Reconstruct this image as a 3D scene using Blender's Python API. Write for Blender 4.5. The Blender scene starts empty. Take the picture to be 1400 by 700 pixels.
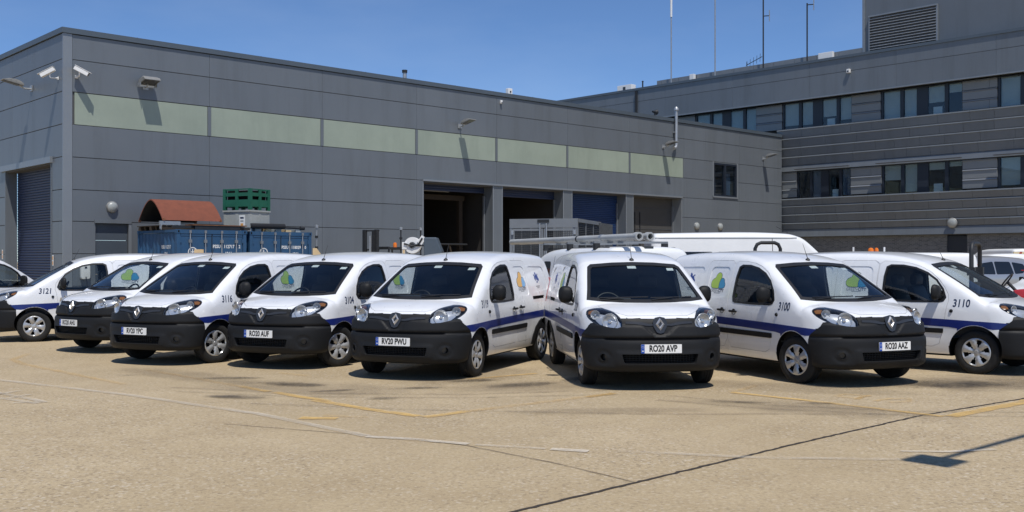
import bpy, bmesh, math, random
import numpy as np
from mathutils import Vector, Matrix, Euler
from mathutils.geometry import delaunay_2d_cdt

random.seed(7)
R = math.radians
scene = bpy.context.scene
COL = scene.collection

# ------------------------------------------------------------------ camera
cam_data = bpy.data.cameras.new("camera")
cam = bpy.data.objects.new("camera", cam_data)
COL.objects.link(cam)
cam.location = (0.0, 0.0, 1.656)
cam.rotation_euler = (R(90), 0, 0)
cam_data.sensor_width = 36.0
cam_data.lens = 36.15
cam_data.shift_y = 0.0035
cam_data.clip_start = 0.05
cam_data.clip_end = 3000
scene.camera = cam

# ------------------------------------------------------------------ sky, sun, exposure
SUN = Vector((0.135, -0.475, 1.0)).normalized()          # towards the sun
elev = math.asin(SUN.z)
world = bpy.data.worlds.new("World")
scene.world = world
world.use_nodes = True
wn = world.node_tree
bg = wn.nodes["Background"]
sky = wn.nodes.new("ShaderNodeTexSky")
sky.sky_type = 'NISHITA'
sky.sun_disc = False
sky.sun_elevation = elev
sky.sun_rotation = math.atan2(SUN.x, SUN.y)
sky.altitude = 0
sky.air_density = 0.7
sky.dust_density = 0.0
sky.ozone_density = 9.0
wtc = wn.nodes.new("ShaderNodeTexCoord")
wmp = wn.nodes.new("ShaderNodeMapping")
wmp.inputs["Scale"].default_value = (1.0, 1.0, 3.2)
wnz = wn.nodes.new("ShaderNodeTexNoise")
wnz.inputs["Scale"].default_value = 3.2
wnz.inputs["Detail"].default_value = 7
wnz.inputs["Roughness"].default_value = 0.55
wrg = wn.nodes.new("ShaderNodeMapRange")
wrg.inputs[1].default_value = 0.46
wrg.inputs[2].default_value = 0.74
wrg.inputs[4].default_value = 0.07
wmx = wn.nodes.new("ShaderNodeMix")
wmx.data_type = 'RGBA'
wmx.inputs[7].default_value = (6.2, 6.8, 7.4, 1)          # thin high cloud
wn.links.new(wtc.outputs["Generated"], wmp.inputs[0])
wn.links.new(wmp.outputs[0], wnz.inputs["Vector"])
wn.links.new(wnz.outputs[0], wrg.inputs[0])
wn.links.new(wrg.outputs[0], wmx.inputs[0])
wn.links.new(sky.outputs[0], wmx.inputs[6])
wn.links.new(wmx.outputs[2], bg.inputs[0])
bg.inputs[1].default_value = 0.125

sun_data = bpy.data.lights.new("sun", 'SUN')
sun_data.energy = 4.0
sun_data.angle = R(0.53)
sun_data.color = (1.0, 0.955, 0.885)
sun = bpy.data.objects.new("sun", sun_data)
COL.objects.link(sun)
sun.rotation_euler = SUN.to_track_quat('Z', 'Y').to_euler()

vs = scene.view_settings
vs.view_transform = 'Standard'
vs.look = 'None'
vs.exposure = 0.0
vs.gamma = 1.0
vs.use_curve_mapping = False
scene.cycles.max_bounces = 8
scene.cycles.transparent_max_bounces = 24

# ------------------------------------------------------------------ materials
def nd(t, kind, **kw):
    n = t.nodes.new(kind)
    for k, v in kw.items():
        setattr(n, k, v)
    return n

def mat(name, col, rough=0.6, metal=0.0, var=0.0, scale=4.0, bump=0.0, bscale=40.0, coat=0.0, spec=0.5,
        dirt=None, dirt_amt=0.0, dirt_scale=2.0, emit=None, objvar=0.0, stretch=None, world=False, streak=None):
    m = bpy.data.materials.new(name)
    m.use_nodes = True
    t = m.node_tree
    p = t.nodes["Principled BSDF"]
    p.inputs["Base Color"].default_value = (*col, 1)
    p.inputs["Roughness"].default_value = rough
    p.inputs["Metallic"].default_value = metal
    p.inputs["Coat Weight"].default_value = coat
    p.inputs["Coat Roughness"].default_value = 0.04
    p.inputs["Specular IOR Level"].default_value = spec
    tc = nd(t, "ShaderNodeTexCoord")
    src = tc.outputs["Object"]
    if world:
        src = nd(t, "ShaderNodeNewGeometry").outputs["Position"]
    if stretch:
        mp = nd(t, "ShaderNodeMapping")
        mp.inputs["Scale"].default_value = stretch
        t.links.new(src, mp.inputs[0])
        src = mp.outputs[0]
    last = None
    if var > 0:
        n = nd(t, "ShaderNodeTexNoise")
        n.inputs["Scale"].default_value = scale
        n.inputs["Detail"].default_value = 6
        n.inputs["Roughness"].default_value = 0.65
        t.links.new(src, n.inputs["Vector"])
        r = nd(t, "ShaderNodeMapRange")
        r.inputs[1].default_value = 0.3
        r.inputs[2].default_value = 0.7
        r.inputs[3].default_value = 1 - var
        r.inputs[4].default_value = 1 + var
        t.links.new(n.outputs[0], r.inputs[0])
        hv = nd(t, "ShaderNodeHueSaturation")
        hv.inputs["Color"].default_value = (*col, 1)
        t.links.new(r.outputs[0], hv.inputs["Value"])
        last = hv.outputs[0]
        rr = nd(t, "ShaderNodeMapRange")
        rr.inputs[3].default_value = max(0.02, rough - 0.08)
        rr.inputs[4].default_value = min(1.0, rough + 0.1)
        t.links.new(n.outputs[0], rr.inputs[0])
        t.links.new(rr.outputs[0], p.inputs["Roughness"])
    if objvar > 0:
        oi = nd(t, "ShaderNodeObjectInfo")
        r = nd(t, "ShaderNodeMapRange")
        r.inputs[3].default_value = 1 - objvar
        r.inputs[4].default_value = 1 + objvar
        t.links.new(oi.outputs["Random"], r.inputs[0])
        hv = nd(t, "ShaderNodeHueSaturation")
        hv.inputs["Color"].default_value = (*col, 1)
        t.links.new(r.outputs[0], hv.inputs["Value"])
        if last is not None:
            t.links.new(last, hv.inputs["Color"])
        last = hv.outputs[0]
    if dirt is not None:
        n = nd(t, "ShaderNodeTexNoise")
        n.inputs["Scale"].default_value = dirt_scale
        n.inputs["Detail"].default_value = 9
        n.inputs["Roughness"].default_value = 0.7
        if streak:
            mp = nd(t, "ShaderNodeMapping")
            mp.inputs["Scale"].default_value = streak
            t.links.new(src, mp.inputs[0])
            t.links.new(mp.outputs[0], n.inputs["Vector"])
        else:
            t.links.new(src, n.inputs["Vector"])
        r = nd(t, "ShaderNodeMapRange")
        r.inputs[1].default_value = 0.48
        r.inputs[2].default_value = 0.75
        r.inputs[4].default_value = dirt_amt
        t.links.new(n.outputs[0], r.inputs[0])
        mx = nd(t, "ShaderNodeMix", data_type='RGBA')
        mx.inputs[6].default_value = (*col, 1)
        mx.inputs[7].default_value = (*dirt, 1)
        t.links.new(r.outputs[0], mx.inputs[0])
        if last is not None:
            t.links.new(last, mx.inputs[6])
        last = mx.outputs[2]
    if last is not None:
        t.links.new(last, p.inputs["Base Color"])
    if bump > 0:
        n = nd(t, "ShaderNodeTexNoise")
        n.inputs["Scale"].default_value = bscale
        n.inputs["Detail"].default_value = 5
        t.links.new(src, n.inputs["Vector"])
        b = nd(t, "ShaderNodeBump")
        b.inputs["Strength"].default_value = bump
        b.inputs["Distance"].default_value = 0.01
        t.links.new(n.outputs[0], b.inputs["Height"])
        t.links.new(b.outputs[0], p.inputs["Normal"])
    if emit:
        p.inputs["Emission Color"].default_value = (*emit[0], 1)
        p.inputs["Emission Strength"].default_value = emit[1]
    return m

def glass(name, tint, refl=1.0, rough=0.0):
    m = bpy.data.materials.new(name)
    m.use_nodes = True
    t = m.node_tree
    t.nodes.remove(t.nodes["Principled BSDF"])
    out = t.nodes["Material Output"]
    tr = nd(t, "ShaderNodeBsdfTransparent")
    tr.inputs[0].default_value = (*tint, 1)
    gl = nd(t, "ShaderNodeBsdfGlossy")
    gl.inputs["Roughness"].default_value = rough
    gl.inputs[0].default_value = (refl, refl, refl, 1)
    lw = nd(t, "ShaderNodeLayerWeight")
    pw = nd(t, "ShaderNodeMath", operation='POWER')
    pw.inputs[1].default_value = 4.0
    t.links.new(lw.outputs["Facing"], pw.inputs[0])
    fr = nd(t, "ShaderNodeMapRange")
    fr.inputs[3].default_value = 0.04
    fr.inputs[4].default_value = 0.95
    t.links.new(pw.outputs[0], fr.inputs[0])
    lw.inputs[0].default_value = 0.5
    mx = nd(t, "ShaderNodeMixShader")
    t.links.new(fr.outputs[0], mx.inputs[0])
    t.links.new(tr.outputs[0], mx.inputs[1])
    t.links.new(gl.outputs[0], mx.inputs[2])
    t.links.new(mx.outputs[0], out.inputs[0])
    return m

def worn(name, col, cover=0.5, scale=6.0, soft=0.12, rough=0.8, fine=40.0, maxa=1.0):
    """thin paint or stain whose wear shows what lies below it"""
    m = bpy.data.materials.new(name)
    m.use_nodes = True
    t = m.node_tree
    p = t.nodes["Principled BSDF"]
    p.inputs["Base Color"].default_value = (*col, 1)
    p.inputs["Roughness"].default_value = rough
    out = t.nodes["Material Output"]
    tc = nd(t, "ShaderNodeTexCoord")
    n = nd(t, "ShaderNodeTexNoise")
    n.inputs["Scale"].default_value = scale
    n.inputs["Detail"].default_value = 8
    n.inputs["Roughness"].default_value = 0.7
    t.links.new(tc.outputs["Object"], n.inputs["Vector"])
    n2 = nd(t, "ShaderNodeTexNoise")
    n2.inputs["Scale"].default_value = fine
    n2.inputs["Detail"].default_value = 4
    t.links.new(tc.outputs["Object"], n2.inputs["Vector"])
    ad = nd(t, "ShaderNodeMath", operation='MULTIPLY_ADD')
    ad.inputs[1].default_value = 0.35
    t.links.new(n2.outputs[0], ad.inputs[0])
    t.links.new(n.outputs[0], ad.inputs[2])
    at = nd(t, "ShaderNodeAttribute")
    at.attribute_name = "fade"
    ad2 = nd(t, "ShaderNodeMath", operation='ADD')
    t.links.new(ad.outputs[0], ad2.inputs[0])
    t.links.new(at.outputs["Fac"], ad2.inputs[1])
    r = nd(t, "ShaderNodeMapRange")
    c = 0.675 - (cover - 0.5) * 0.5
    r.inputs[1].default_value = c - soft
    r.inputs[2].default_value = c + soft
    r.inputs[4].default_value = maxa
    t.links.new(ad2.outputs[0], r.inputs[0])
    tr = nd(t, "ShaderNodeBsdfTransparent")
    mx = nd(t, "ShaderNodeMixShader")
    t.links.new(r.outputs[0], mx.inputs[0])
    t.links.new(tr.outputs[0], mx.inputs[1])
    t.links.new(p.outputs[0], mx.inputs[2])
    t.links.new(mx.outputs[0], out.inputs[0])
    return m

def brick_mat(name):
    m = mat(name, (0.10, 0.105, 0.11), rough=0.85)
    t = m.node_tree
    p = t.nodes["Principled BSDF"]
    tc = nd(t, "ShaderNodeTexCoord")
    sp = nd(t, "ShaderNodeSeparateXYZ")
    cb = nd(t, "ShaderNodeCombineXYZ")
    t.links.new(tc.outputs["Object"], sp.inputs[0])
    t.links.new(sp.outputs["Y"], cb.inputs[0])
    t.links.new(sp.outputs["Z"], cb.inputs[1])
    b = nd(t, "ShaderNodeTexBrick")
    b.inputs["Color1"].default_value = (0.085, 0.09, 0.095, 1)
    b.inputs["Color2"].default_value = (0.15, 0.155, 0.16, 1)
    b.inputs["Mortar"].default_value = (0.24, 0.24, 0.24, 1)
    b.inputs["Scale"].default_value = 1.0
    b.inputs["Brick Width"].default_value = 0.225
    b.inputs["Row Height"].default_value = 0.075
    b.inputs["Mortar Size"].default_value = 0.006
    t.links.new(cb.outputs[0], b.inputs["Vector"])
    t.links.new(b.outputs[0], p.inputs["Base Color"])
    return m

def ground_mat():
    m = bpy.data.materials.new("brushed_concrete")
    m.use_nodes = True
    t = m.node_tree
    p = t.nodes["Principled BSDF"]
    p.inputs["Roughness"].default_value = 0.9
    p.inputs["Specular IOR Level"].default_value = 0.25
    tc = nd(t, "ShaderNodeTexCoord")
    def noise(s, d=6, ro=0.6):
        n = nd(t, "ShaderNodeTexNoise")
        n.inputs["Scale"].default_value = s
        n.inputs["Detail"].default_value = d
        n.inputs["Roughness"].default_value = ro
        t.links.new(tc.outputs["Object"], n.inputs["Vector"])
        return n.outputs[0]
    def rng(src, a, b, c, d):
        r = nd(t, "ShaderNodeMapRange")
        for i, v in enumerate((a, b, c, d)):
            r.inputs[i + 1].default_value = v
        t.links.new(src, r.inputs[0])
        return r.outputs[0]
    def mix(f, a, b, bt='MIX'):
        x = nd(t, "ShaderNodeMix", data_type='RGBA', blend_type=bt)
        for s, sock in ((f, 0), (a, 6), (b, 7)):
            if isinstance(s, (int, float)):
                x.inputs[sock].default_value = s
            elif isinstance(s, tuple):
                x.inputs[sock].default_value = (*s, 1)
            else:
                t.links.new(s, x.inputs[sock])
        return x.outputs[2]
    base = mix(rng(noise(0.30, 6), 0.40, 0.60, 0, 1), (0.475, 0.375, 0.228), (0.560, 0.450, 0.288))
    base = mix(rng(noise(1.3, 7, 0.7), 0.38, 0.68, 0, 0.5), base, (0.38, 0.288, 0.176))
    base = mix(rng(noise(0.5, 8, 0.75), 0.58, 0.78, 0, 0.35), base, (0.30, 0.232, 0.15))
    # exposed aggregate: stones of a centimetre or two, light and dark
    v = nd(t, "ShaderNodeTexVoronoi")
    v.inputs["Scale"].default_value = 44
    t.links.new(tc.outputs["Object"], v.inputs["Vector"])
    sp = nd(t, "ShaderNodeSeparateColor")
    t.links.new(v.outputs["Color"], sp.inputs[0])
    mid = rng(noise(33, 5, 0.85), 0.38, 0.62, 0, 0.72)
    base = mix(mid, base, (0.315, 0.242, 0.145))
    spk = rng(noise(85, 3, 0.6), 0.60, 0.72, 0, 0.6)
    base = mix(spk, base, (0.60, 0.50, 0.36))
    worn_mask = rng(noise(0.33, 4), 0.40, 0.60, 0.35, 1.0)
    def mul(a, b):
        k = nd(t, "ShaderNodeMath", operation='MULTIPLY')
        t.links.new(a, k.inputs[0])
        if isinstance(b, (int, float)):
            k.inputs[1].default_value = b
        else:
            t.links.new(b, k.inputs[1])
        return k.outputs[0]
    base = mix(mul(rng(sp.outputs[0], 0.80, 0.95, 0, 0.65), worn_mask), base, (0.19, 0.145, 0.095))
    base = mix(mul(rng(sp.outputs[1], 0.82, 0.96, 0, 0.6), worn_mask), base, (0.62, 0.545, 0.43))
    g = noise(130, 3, 0.7)
    base = mix(mul(rng(g, 0.50, 0.72, 0, 0.75), worn_mask), base, (0.23, 0.175, 0.115))
    t.links.new(base, p.inputs["Base Color"])
    b = nd(t, "ShaderNodeBump")
    b.inputs["Strength"].default_value = 0.45
    b.inputs["Distance"].default_value = 0.006
    t.links.new(g, b.inputs["Height"])
    t.links.new(b.outputs[0], p.inputs["Normal"])
    return m

M = {}
M['paint'] = mat("white_car_paint", (0.80, 0.81, 0.82), 0.28, coat=0.8, var=0.02, scale=2, dirt=(0.60, 0.58, 0.55), dirt_amt=0.30, dirt_scale=3.5)
M['paint_old'] = mat("white_van_paint", (0.76, 0.77, 0.77), 0.35, coat=0.4, var=0.04, scale=1.5)
M['silver'] = mat("silver_car_paint", (0.42, 0.43, 0.45), 0.32, metal=0.55, coat=0.6)
M['plastic'] = mat("black_grained_plastic", (0.0105, 0.0112, 0.0125), 0.58, var=0.15, scale=3, bump=0.12, bscale=220, spec=0.28)
M['gloss'] = mat("dark_gloss_plastic", (0.035, 0.037, 0.04), 0.22, spec=0.6)
M['seal'] = mat("black_rubber_seal", (0.012, 0.012, 0.013), 0.5)
M['rubber'] = mat("tyre_rubber", (0.018, 0.018, 0.018), 0.75, var=0.25, scale=9, bump=0.2, bscale=90, spec=0.3)
M['dark'] = mat("dark_void", (0.008, 0.008, 0.009), 0.9, spec=0.1)
M['trim'] = mat("cabin_trim", (0.022, 0.023, 0.026), 0.65, var=0.15, scale=5)
M['hub'] = mat("silver_hub_plastic", (0.50, 0.51, 0.52), 0.3, metal=0.5, var=0.05, scale=8)
M['chrome'] = mat("chrome", (0.62, 0.63, 0.65), 0.25, metal=0.65)
M['mirrorglass'] = mat("mirror_glass", (0.85, 0.86, 0.88), 0.02, metal=1.0)
M['reflector'] = mat("lamp_reflector", (0.62, 0.64, 0.66), 0.24, metal=0.55)
M['amber'] = mat("amber_lens", (0.24, 0.10, 0.025), 0.15, spec=0.6)
M['redlens'] = mat("red_lens", (0.45, 0.012, 0.012), 0.15, spec=0.6)
M['stripe'] = mat("blue_vinyl", (0.007, 0.020, 0.155), 0.35, coat=0.2)
M['ink'] = mat("dark_vinyl", (0.016, 0.030, 0.075), 0.4)
M['black'] = mat("black_print", (0.012, 0.012, 0.012), 0.5)
M['greytext'] = mat("grey_print", (0.22, 0.24, 0.25), 0.5)
M['plate'] = mat("plate_white", (0.82, 0.82, 0.80), 0.35)
M['plateblue'] = mat("plate_blue", (0.012, 0.07, 0.38), 0.35)
M['leafgreen'] = mat("green_vinyl", (0.40, 0.58, 0.09), 0.4)
M['cloudblue'] = mat("sky_blue_vinyl", (0.04, 0.27, 0.48), 0.4)
M['orange'] = mat("apricot_vinyl", (0.78, 0.45, 0.13), 0.4)
M['paleblue'] = mat("pale_blue_vinyl", (0.22, 0.45, 0.72), 0.4)
M['crest'] = mat("crest_vinyl", (0.018, 0.05, 0.24), 0.4)
M['white'] = mat("white_print", (0.78, 0.79, 0.78), 0.5)
M['windscreen'] = glass("windscreen_glass", (0.74, 0.80, 0.80), 1.0)
M['sideglass'] = glass("side_glass", (0.82, 0.86, 0.86), 1.0)
M['lens'] = glass("clear_lens", (0.93, 0.94, 0.95), 1.0)
M['tint'] = mat("tinted_glass", (0.010, 0.012, 0.015), 0.04, spec=0.6)
M['clad'] = mat("grey_cladding", (0.155, 0.173, 0.192), 0.42, metal=0.2, var=0.07, scale=0.22, objvar=0.04, world=True, streak=(1.6, 1.6, 0.16),
                dirt=(0.112, 0.122, 0.128), dirt_amt=0.55, dirt_scale=0.9)
M['cladlip'] = mat("grey_cladding_rib", (0.130, 0.146, 0.162), 0.45, metal=0.2, objvar=0.05, var=0.06, scale=1.0)
M['flash'] = mat("corner_flashing", (0.25, 0.27, 0.29), 0.4, metal=0.35, var=0.04, scale=0.8)
M['coping'] = mat("roof_coping", (0.10, 0.125, 0.15), 0.45, metal=0.3, var=0.05, scale=0.6)
M['joint'] = mat("panel_joint", (0.075, 0.078, 0.082), 0.8)
M['trans'] = mat("translucent_panel", (0.30, 0.345, 0.280), 0.30, var=0.09, scale=0.5, world=True, streak=(1.5, 1.5, 0.25), dirt=(0.235, 0.275, 0.22), dirt_amt=0.6, dirt_scale=0.8)
M['shutter'] = mat("blue_shutter", (0.018, 0.045, 0.130), 0.45, metal=0.2, var=0.1, scale=1.0)
M['shutterdk'] = mat("navy_shutter", (0.018, 0.030, 0.075), 0.5, var=0.1, scale=1.0)
M['doorslate'] = mat("slate_door", (0.060, 0.075, 0.095), 0.5, var=0.1, scale=1.0)
M['pier'] = mat("pier_cladding", (0.20, 0.215, 0.225), 0.45, metal=0.15, var=0.06, scale=0.4, objvar=0.05, world=True)
M['doorgrey'] = mat("grey_brown_door", (0.065, 0.062, 0.058), 0.6, var=0.1, scale=0.8)
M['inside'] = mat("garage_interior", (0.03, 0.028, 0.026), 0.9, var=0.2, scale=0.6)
M['timber'] = mat("old_timber", (0.035, 0.024, 0.015), 0.8, var=0.25, scale=2, stretch=(6, 6, 1))
M['palewood'] = mat("pale_timber", (0.62, 0.46, 0.26), 0.7, var=0.12, scale=3)
M['galv'] = mat("galvanised_steel", (0.40, 0.42, 0.44), 0.45, metal=0.6, var=0.12, scale=5)
M['alu'] = mat("aluminium_frame", (0.22, 0.235, 0.25), 0.5, metal=0.3, var=0.08, scale=3)
M['mesh'] = mat("cage_mesh", (0.055, 0.06, 0.065), 0.6, var=0.3, scale=14)
M['steeldk'] = mat("dark_steel", (0.03, 0.032, 0.035), 0.55, metal=0.3, var=0.2, scale=6)
M['brick'] = brick_mat("grey_brickwork")
M['frame'] = mat("window_frame", (0.016, 0.022, 0.034), 0.4)
M['pane'] = glass("office_glass", (0.80, 0.86, 0.88), 1.0)
M['blind'] = mat("window_blind", (0.44, 0.46, 0.45), 0.8, var=0.08, scale=1.2)
M['blinddk'] = mat("drawn_blind", (0.10, 0.12, 0.17), 0.8, var=0.1, scale=1.2)
M['paper'] = mat("white_paper", (0.7, 0.71, 0.7), 0.8)
M['contblue'] = mat("container_blue", (0.022, 0.078, 0.170), 0.5, var=0.12, scale=1.5, dirt=(0.05, 0.09, 0.14), dirt_amt=0.6, dirt_scale=2.5)
M['rust'] = mat("rusty_steel", (0.185, 0.056, 0.031), 0.85, var=0.16, scale=5, dirt=(0.13, 0.04, 0.024), dirt_amt=0.5, dirt_scale=4)
M['rustdk'] = mat("brown_rust", (0.19, 0.085, 0.04), 0.9, var=0.3, scale=4)
M['greenp'] = mat("green_plastic", (0.012, 0.115, 0.070), 0.5, var=0.1, scale=3)
M['greyp'] = mat("grey_plastic", (0.36, 0.38, 0.37), 0.6, var=0.1, scale=3)
M['beacon'] = mat("orange_lens", (0.80, 0.20, 0.02), 0.2, spec=0.6)
M['tube'] = mat("white_pvc_tube", (0.40, 0.41, 0.40), 0.45, var=0.08, scale=4, dirt=(0.35, 0.33, 0.30), dirt_amt=0.6, dirt_scale=5)
M['lampbody'] = mat("lamp_housing", (0.30, 0.30, 0.29), 0.45, metal=0.3, var=0.15, scale=8)
M['lampglass'] = mat("lamp_front", (0.07, 0.07, 0.066), 0.15, spec=0.6)
M['opal'] = mat("opal_diffuser", (0.33, 0.35, 0.34), 0.35)
M['camwhite'] = mat("white_housing", (0.78, 0.78, 0.77), 0.4, var=0.03)
M['yellow'] = worn("worn_yellow_paint", (0.72, 0.47, 0.15), 0.62, 3.0, 0.30, maxa=0.85)
M['yellowfaint'] = worn("faint_yellow_paint", (0.68, 0.45, 0.17), 0.34, 2.2, 0.32, maxa=0.6)
M['whiteline'] = worn("worn_white_paint", (0.64, 0.57, 0.46), 0.72, 3.0, 0.25, maxa=0.9)
M['whitefaint'] = worn("faint_white_paint", (0.62, 0.55, 0.44), 0.55, 1.6, 0.3, maxa=0.7)
M['oil'] = worn("oil_stain", (0.035, 0.030, 0.026), 0.30, 2.2, 0.3, rough=0.6, maxa=0.85)
M['damp'] = worn("dirty_patch", (0.27, 0.215, 0.145), 0.38, 1.6, 0.35, maxa=0.45)
M['crack'] = worn("joint_filler", (0.045, 0.034, 0.024), 1.2, 3.0, 0.2)
M['crackfaint'] = worn("worn_joint", (0.12, 0.09, 0.06), 0.62, 3.0, 0.3, maxa=0.7)
M['ground'] = ground_mat()
M['red'] = mat("red_bonnet_paint", (0.50, 0.03, 0.035), 0.35, coat=0.4, var=0.05)
M['chevred'] = mat("chevron_red", (0.42, 0.07, 0.045), 0.45)
M['chevyel'] = mat("chevron_cream", (0.74, 0.62, 0.38), 0.45)
M['signorange'] = mat("sign_orange", (0.72, 0.36, 0.10), 0.5)

# ------------------------------------------------------------------ object helpers
def new_mesh(name, verts, faces, mats, fm=None, smooth=None):
    me = bpy.data.meshes.new(name)
    me.from_pydata([tuple(map(float, v)) for v in verts], [], faces)
    for m in mats:
        me.materials.append(m)
    if fm is not None:
        me.polygons.foreach_set("material_index", fm)
    if smooth is not None:
        me.polygons.foreach_set("use_smooth", [True] * len(me.polygons))
        me.set_sharp_from_angle(angle=R(smooth))
    me.update()
    return me

def link(name, data, parent=None, loc=(0, 0, 0), rot=(0, 0, 0), label=None, kind=None):
    o = bpy.data.objects.new(name, data)
    COL.objects.link(o)
    o.location = loc
    o.rotation_euler = rot
    if parent is not None:
        o.parent = parent
    if label:
        o['label'] = label
    if kind:
        o['kind'] = kind
    return o

def thing(name, label, cat, loc=(0, 0, 0), rz=0.0, group=None):
    o = link(name, None, None, loc, (0, 0, rz))
    o['label'] = label
    o['category'] = cat
    if group:
        o['group'] = group
    return o

class MB:
    """collects shapes into one mesh"""
    def __init__(s):
        s.v, s.f, s.m = [], [], []
        s.mats = []
    def mi(s, m):
        if m not in s.mats:
            s.mats.append(m)
        return s.mats.index(m)
    def add(s, verts, faces, m):
        k = len(s.v)
        s.v += [tuple(v) for v in verts]
        s.f += [tuple(i + k for i in f) for f in faces]
        s.m += [s.mi(m)] * len(faces)
        return s
    def box(s, x0, x1, y0, y1, z0, z1, m, mx=None):
        v = [Vector((x, y, z)) for z in (z0, z1) for y in (y0, y1) for x in (x0, x1)]
        if mx is not None:
            v = [mx @ q for q in v]
        return s.add(v, [(0, 2, 3, 1), (4, 5, 7, 6), (0, 1, 5, 4), (2, 6, 7, 3), (0, 4, 6, 2), (1, 3, 7, 5)], m)
    def tube(s, pts, r, m, n=8, caps=True, inner=None):
        pts = [Vector(p) for p in pts]
        rs = r if isinstance(r, (list, tuple)) else [r] * len(pts)
        ring = []
        up = None
        for i, p in enumerate(pts):
            d = (pts[min(i + 1, len(pts) - 1)] - pts[max(i - 1, 0)]).normalized()
            if up is None:
                a = d.orthogonal().normalized()
            else:
                a = (up - d * up.dot(d)).normalized()
            up = a
            b = d.cross(a)
            ring.append([p + (a * math.cos(2 * math.pi * k / n) + b * math.sin(2 * math.pi * k / n)) * rs[i] for k in range(n)])
        v = [q for rg in ring for q in rg]
        f = []
        for i in range(len(pts) - 1):
            for k in range(n):
                k2 = (k + 1) % n
                f.append((i * n + k, i * n + k2, (i + 1) * n + k2, (i + 1) * n + k))
        if caps:
            f.append(tuple(range(n - 1, -1, -1)))
            f.append(tuple((len(pts) - 1) * n + k for k in range(n)))
        return s.add(v, f, m)
    def pipe(s, p0, p1, ro, ri, m, n=16):
        p0, p1 = Vector(p0), Vector(p1)
        d = (p1 - p0).normalized()
        a = d.orthogonal().normalized()
        b = d.cross(a)
        v = []
        for p in (p0, p1):
            for r in (ro, ri):
                v += [p + (a * math.cos(2 * math.pi * k / n) + b * math.sin(2 * math.pi * k / n)) * r for k in range(n)]
        f = []
        for k in range(n):
            j = (k + 1) % n
            f += [(k, j, 2 * n + j, 2 * n + k), (n + j, n + k, 3 * n + k, 3 * n + j),
                  (j, k, n + k, n + j), (2 * n + k, 2 * n + j, 3 * n + j, 3 * n + k)]
        return s.add(v, f, m)
    def lathe(s, prof, m, n=24, axis='Y', mx=None, ms=None):
        """prof: list of (radius, height) round the axis; ms: optional material per band"""
        v = []
        for r, hh in prof:
            for k in range(n):
                c, sn = r * math.cos(2 * math.pi * k / n), r * math.sin(2 * math.pi * k / n)
                q = {'Y': (c, hh, sn), 'Z': (c, sn, hh), 'X': (hh, c, sn)}[axis]
                v.append(mx @ Vector(q) if mx is not None else Vector(q))
        for i in range(len(prof) - 1):
            f = []
            for k in range(n):
                j = (k + 1) % n
                f.append((i * n + k, i * n + j, (i + 1) * n + j, (i + 1) * n + k))
            s.add([], [], m)
            kk = len(s.v)
            s.f += [tuple(q + kk for q in t) for t in f]
            s.m += [s.mi(ms[i] if ms else m)] * n
        s.v += [tuple(q) for q in v]
        return s
    def prism(s, poly, h0, h1, m, axis='Z', mx=None):
        """poly in the plane across the axis, extruded from h0 to h1"""
        n = len(poly)
        def P(a, b, c):
            q = {'Z': (a, b, c), 'Y': (a, c, b), 'X': (c, a, b)}[axis]
            return mx @ Vector(q) if mx is not None else Vector(q)
        v = [P(a, b, h0) for a, b in poly] + [P(a, b, h1) for a, b in poly]
        f = [tuple(range(n - 1, -1, -1)), tuple(range(n, 2 * n))]
        for k in range(n):
            j = (k + 1) % n
            f.append((k, j, n + j, n + k))
        return s.add(v, f, m)
    def mesh(s, name, smooth=None, fix=True, bevel=0.0):
        me = new_mesh(name, s.v, s.f, s.mats, s.m)
        if fix or bevel > 0:
            bm = bmesh.new()
            bm.from_mesh(me)
            bmesh.ops.recalc_face_normals(bm, faces=bm.faces)
            if bevel > 0:
                es = [e for e in bm.edges if len(e.link_faces) == 2 and e.calc_face_angle(0) > R(40)]
                bmesh.ops.bevel(bm, geom=es, offset=bevel, segments=2, profile=0.6, affect='EDGES')
            bm.to_mesh(me)
            bm.free()
        if smooth is not None:
            me.polygons.foreach_set("use_smooth", [True] * len(me.polygons))
            me.set_sharp_from_angle(angle=R(smooth))
        return me
    def obj(s, name, parent=None, loc=(0, 0, 0), rot=(0, 0, 0), label=None, smooth=None, bevel=0.0, kind=None):
        return link(name, s.mesh(name, smooth, bevel=bevel), parent, loc, rot, label, kind)

def copy_tree(o, parent=None):
    c = o.copy()
    COL.objects.link(c)
    if parent is not None:
        c.parent = parent
    for ch in list(o.children):
        copy_tree(ch, c)
    return c

def text_geo(txt, size, bold=0.0, sx=1.0, res=3, font_shear=0.0):
    """flat letters as (points, triangles), centred on the origin"""
    cu = bpy.data.curves.new("letters", 'FONT')
    cu.body = txt
    cu.size = size
    cu.align_x = 'CENTER'
    cu.align_y = 'CENTER'
    cu.offset = bold
    cu.shear = font_shear
    cu.resolution_u = res
    cu.fill_mode = 'FRONT'
    ob = bpy.data.objects.new("letters", cu)
    COL.objects.link(ob)
    dg = bpy.context.evaluated_depsgraph_get()
    me = bpy.data.meshes.new_from_object(ob.evaluated_get(dg))
    P = [(v.co.x * sx, v.co.y) for v in me.vertices]
    T = [tuple(p.vertices) for p in me.polygons]
    bpy.data.objects.remove(ob)
    bpy.data.curves.remove(cu)
    bpy.data.meshes.remove(me)
    return P, T

def inpoly(P, poly):
    P = np.asarray(P, float)
    poly = np.asarray(poly, float)
    x, y = P[:, 0], P[:, 1]
    c = np.zeros(len(P), bool)
    n = len(poly)
    for i in range(n):
        x0, y0 = poly[i]
        x1, y1 = poly[(i + 1) % n]
        k = (y0 > y) != (y1 > y)
        if y1 != y0:
            c ^= k & (x < (x1 - x0) * (y - y0) / (y1 - y0) + x0)
    return c

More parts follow.
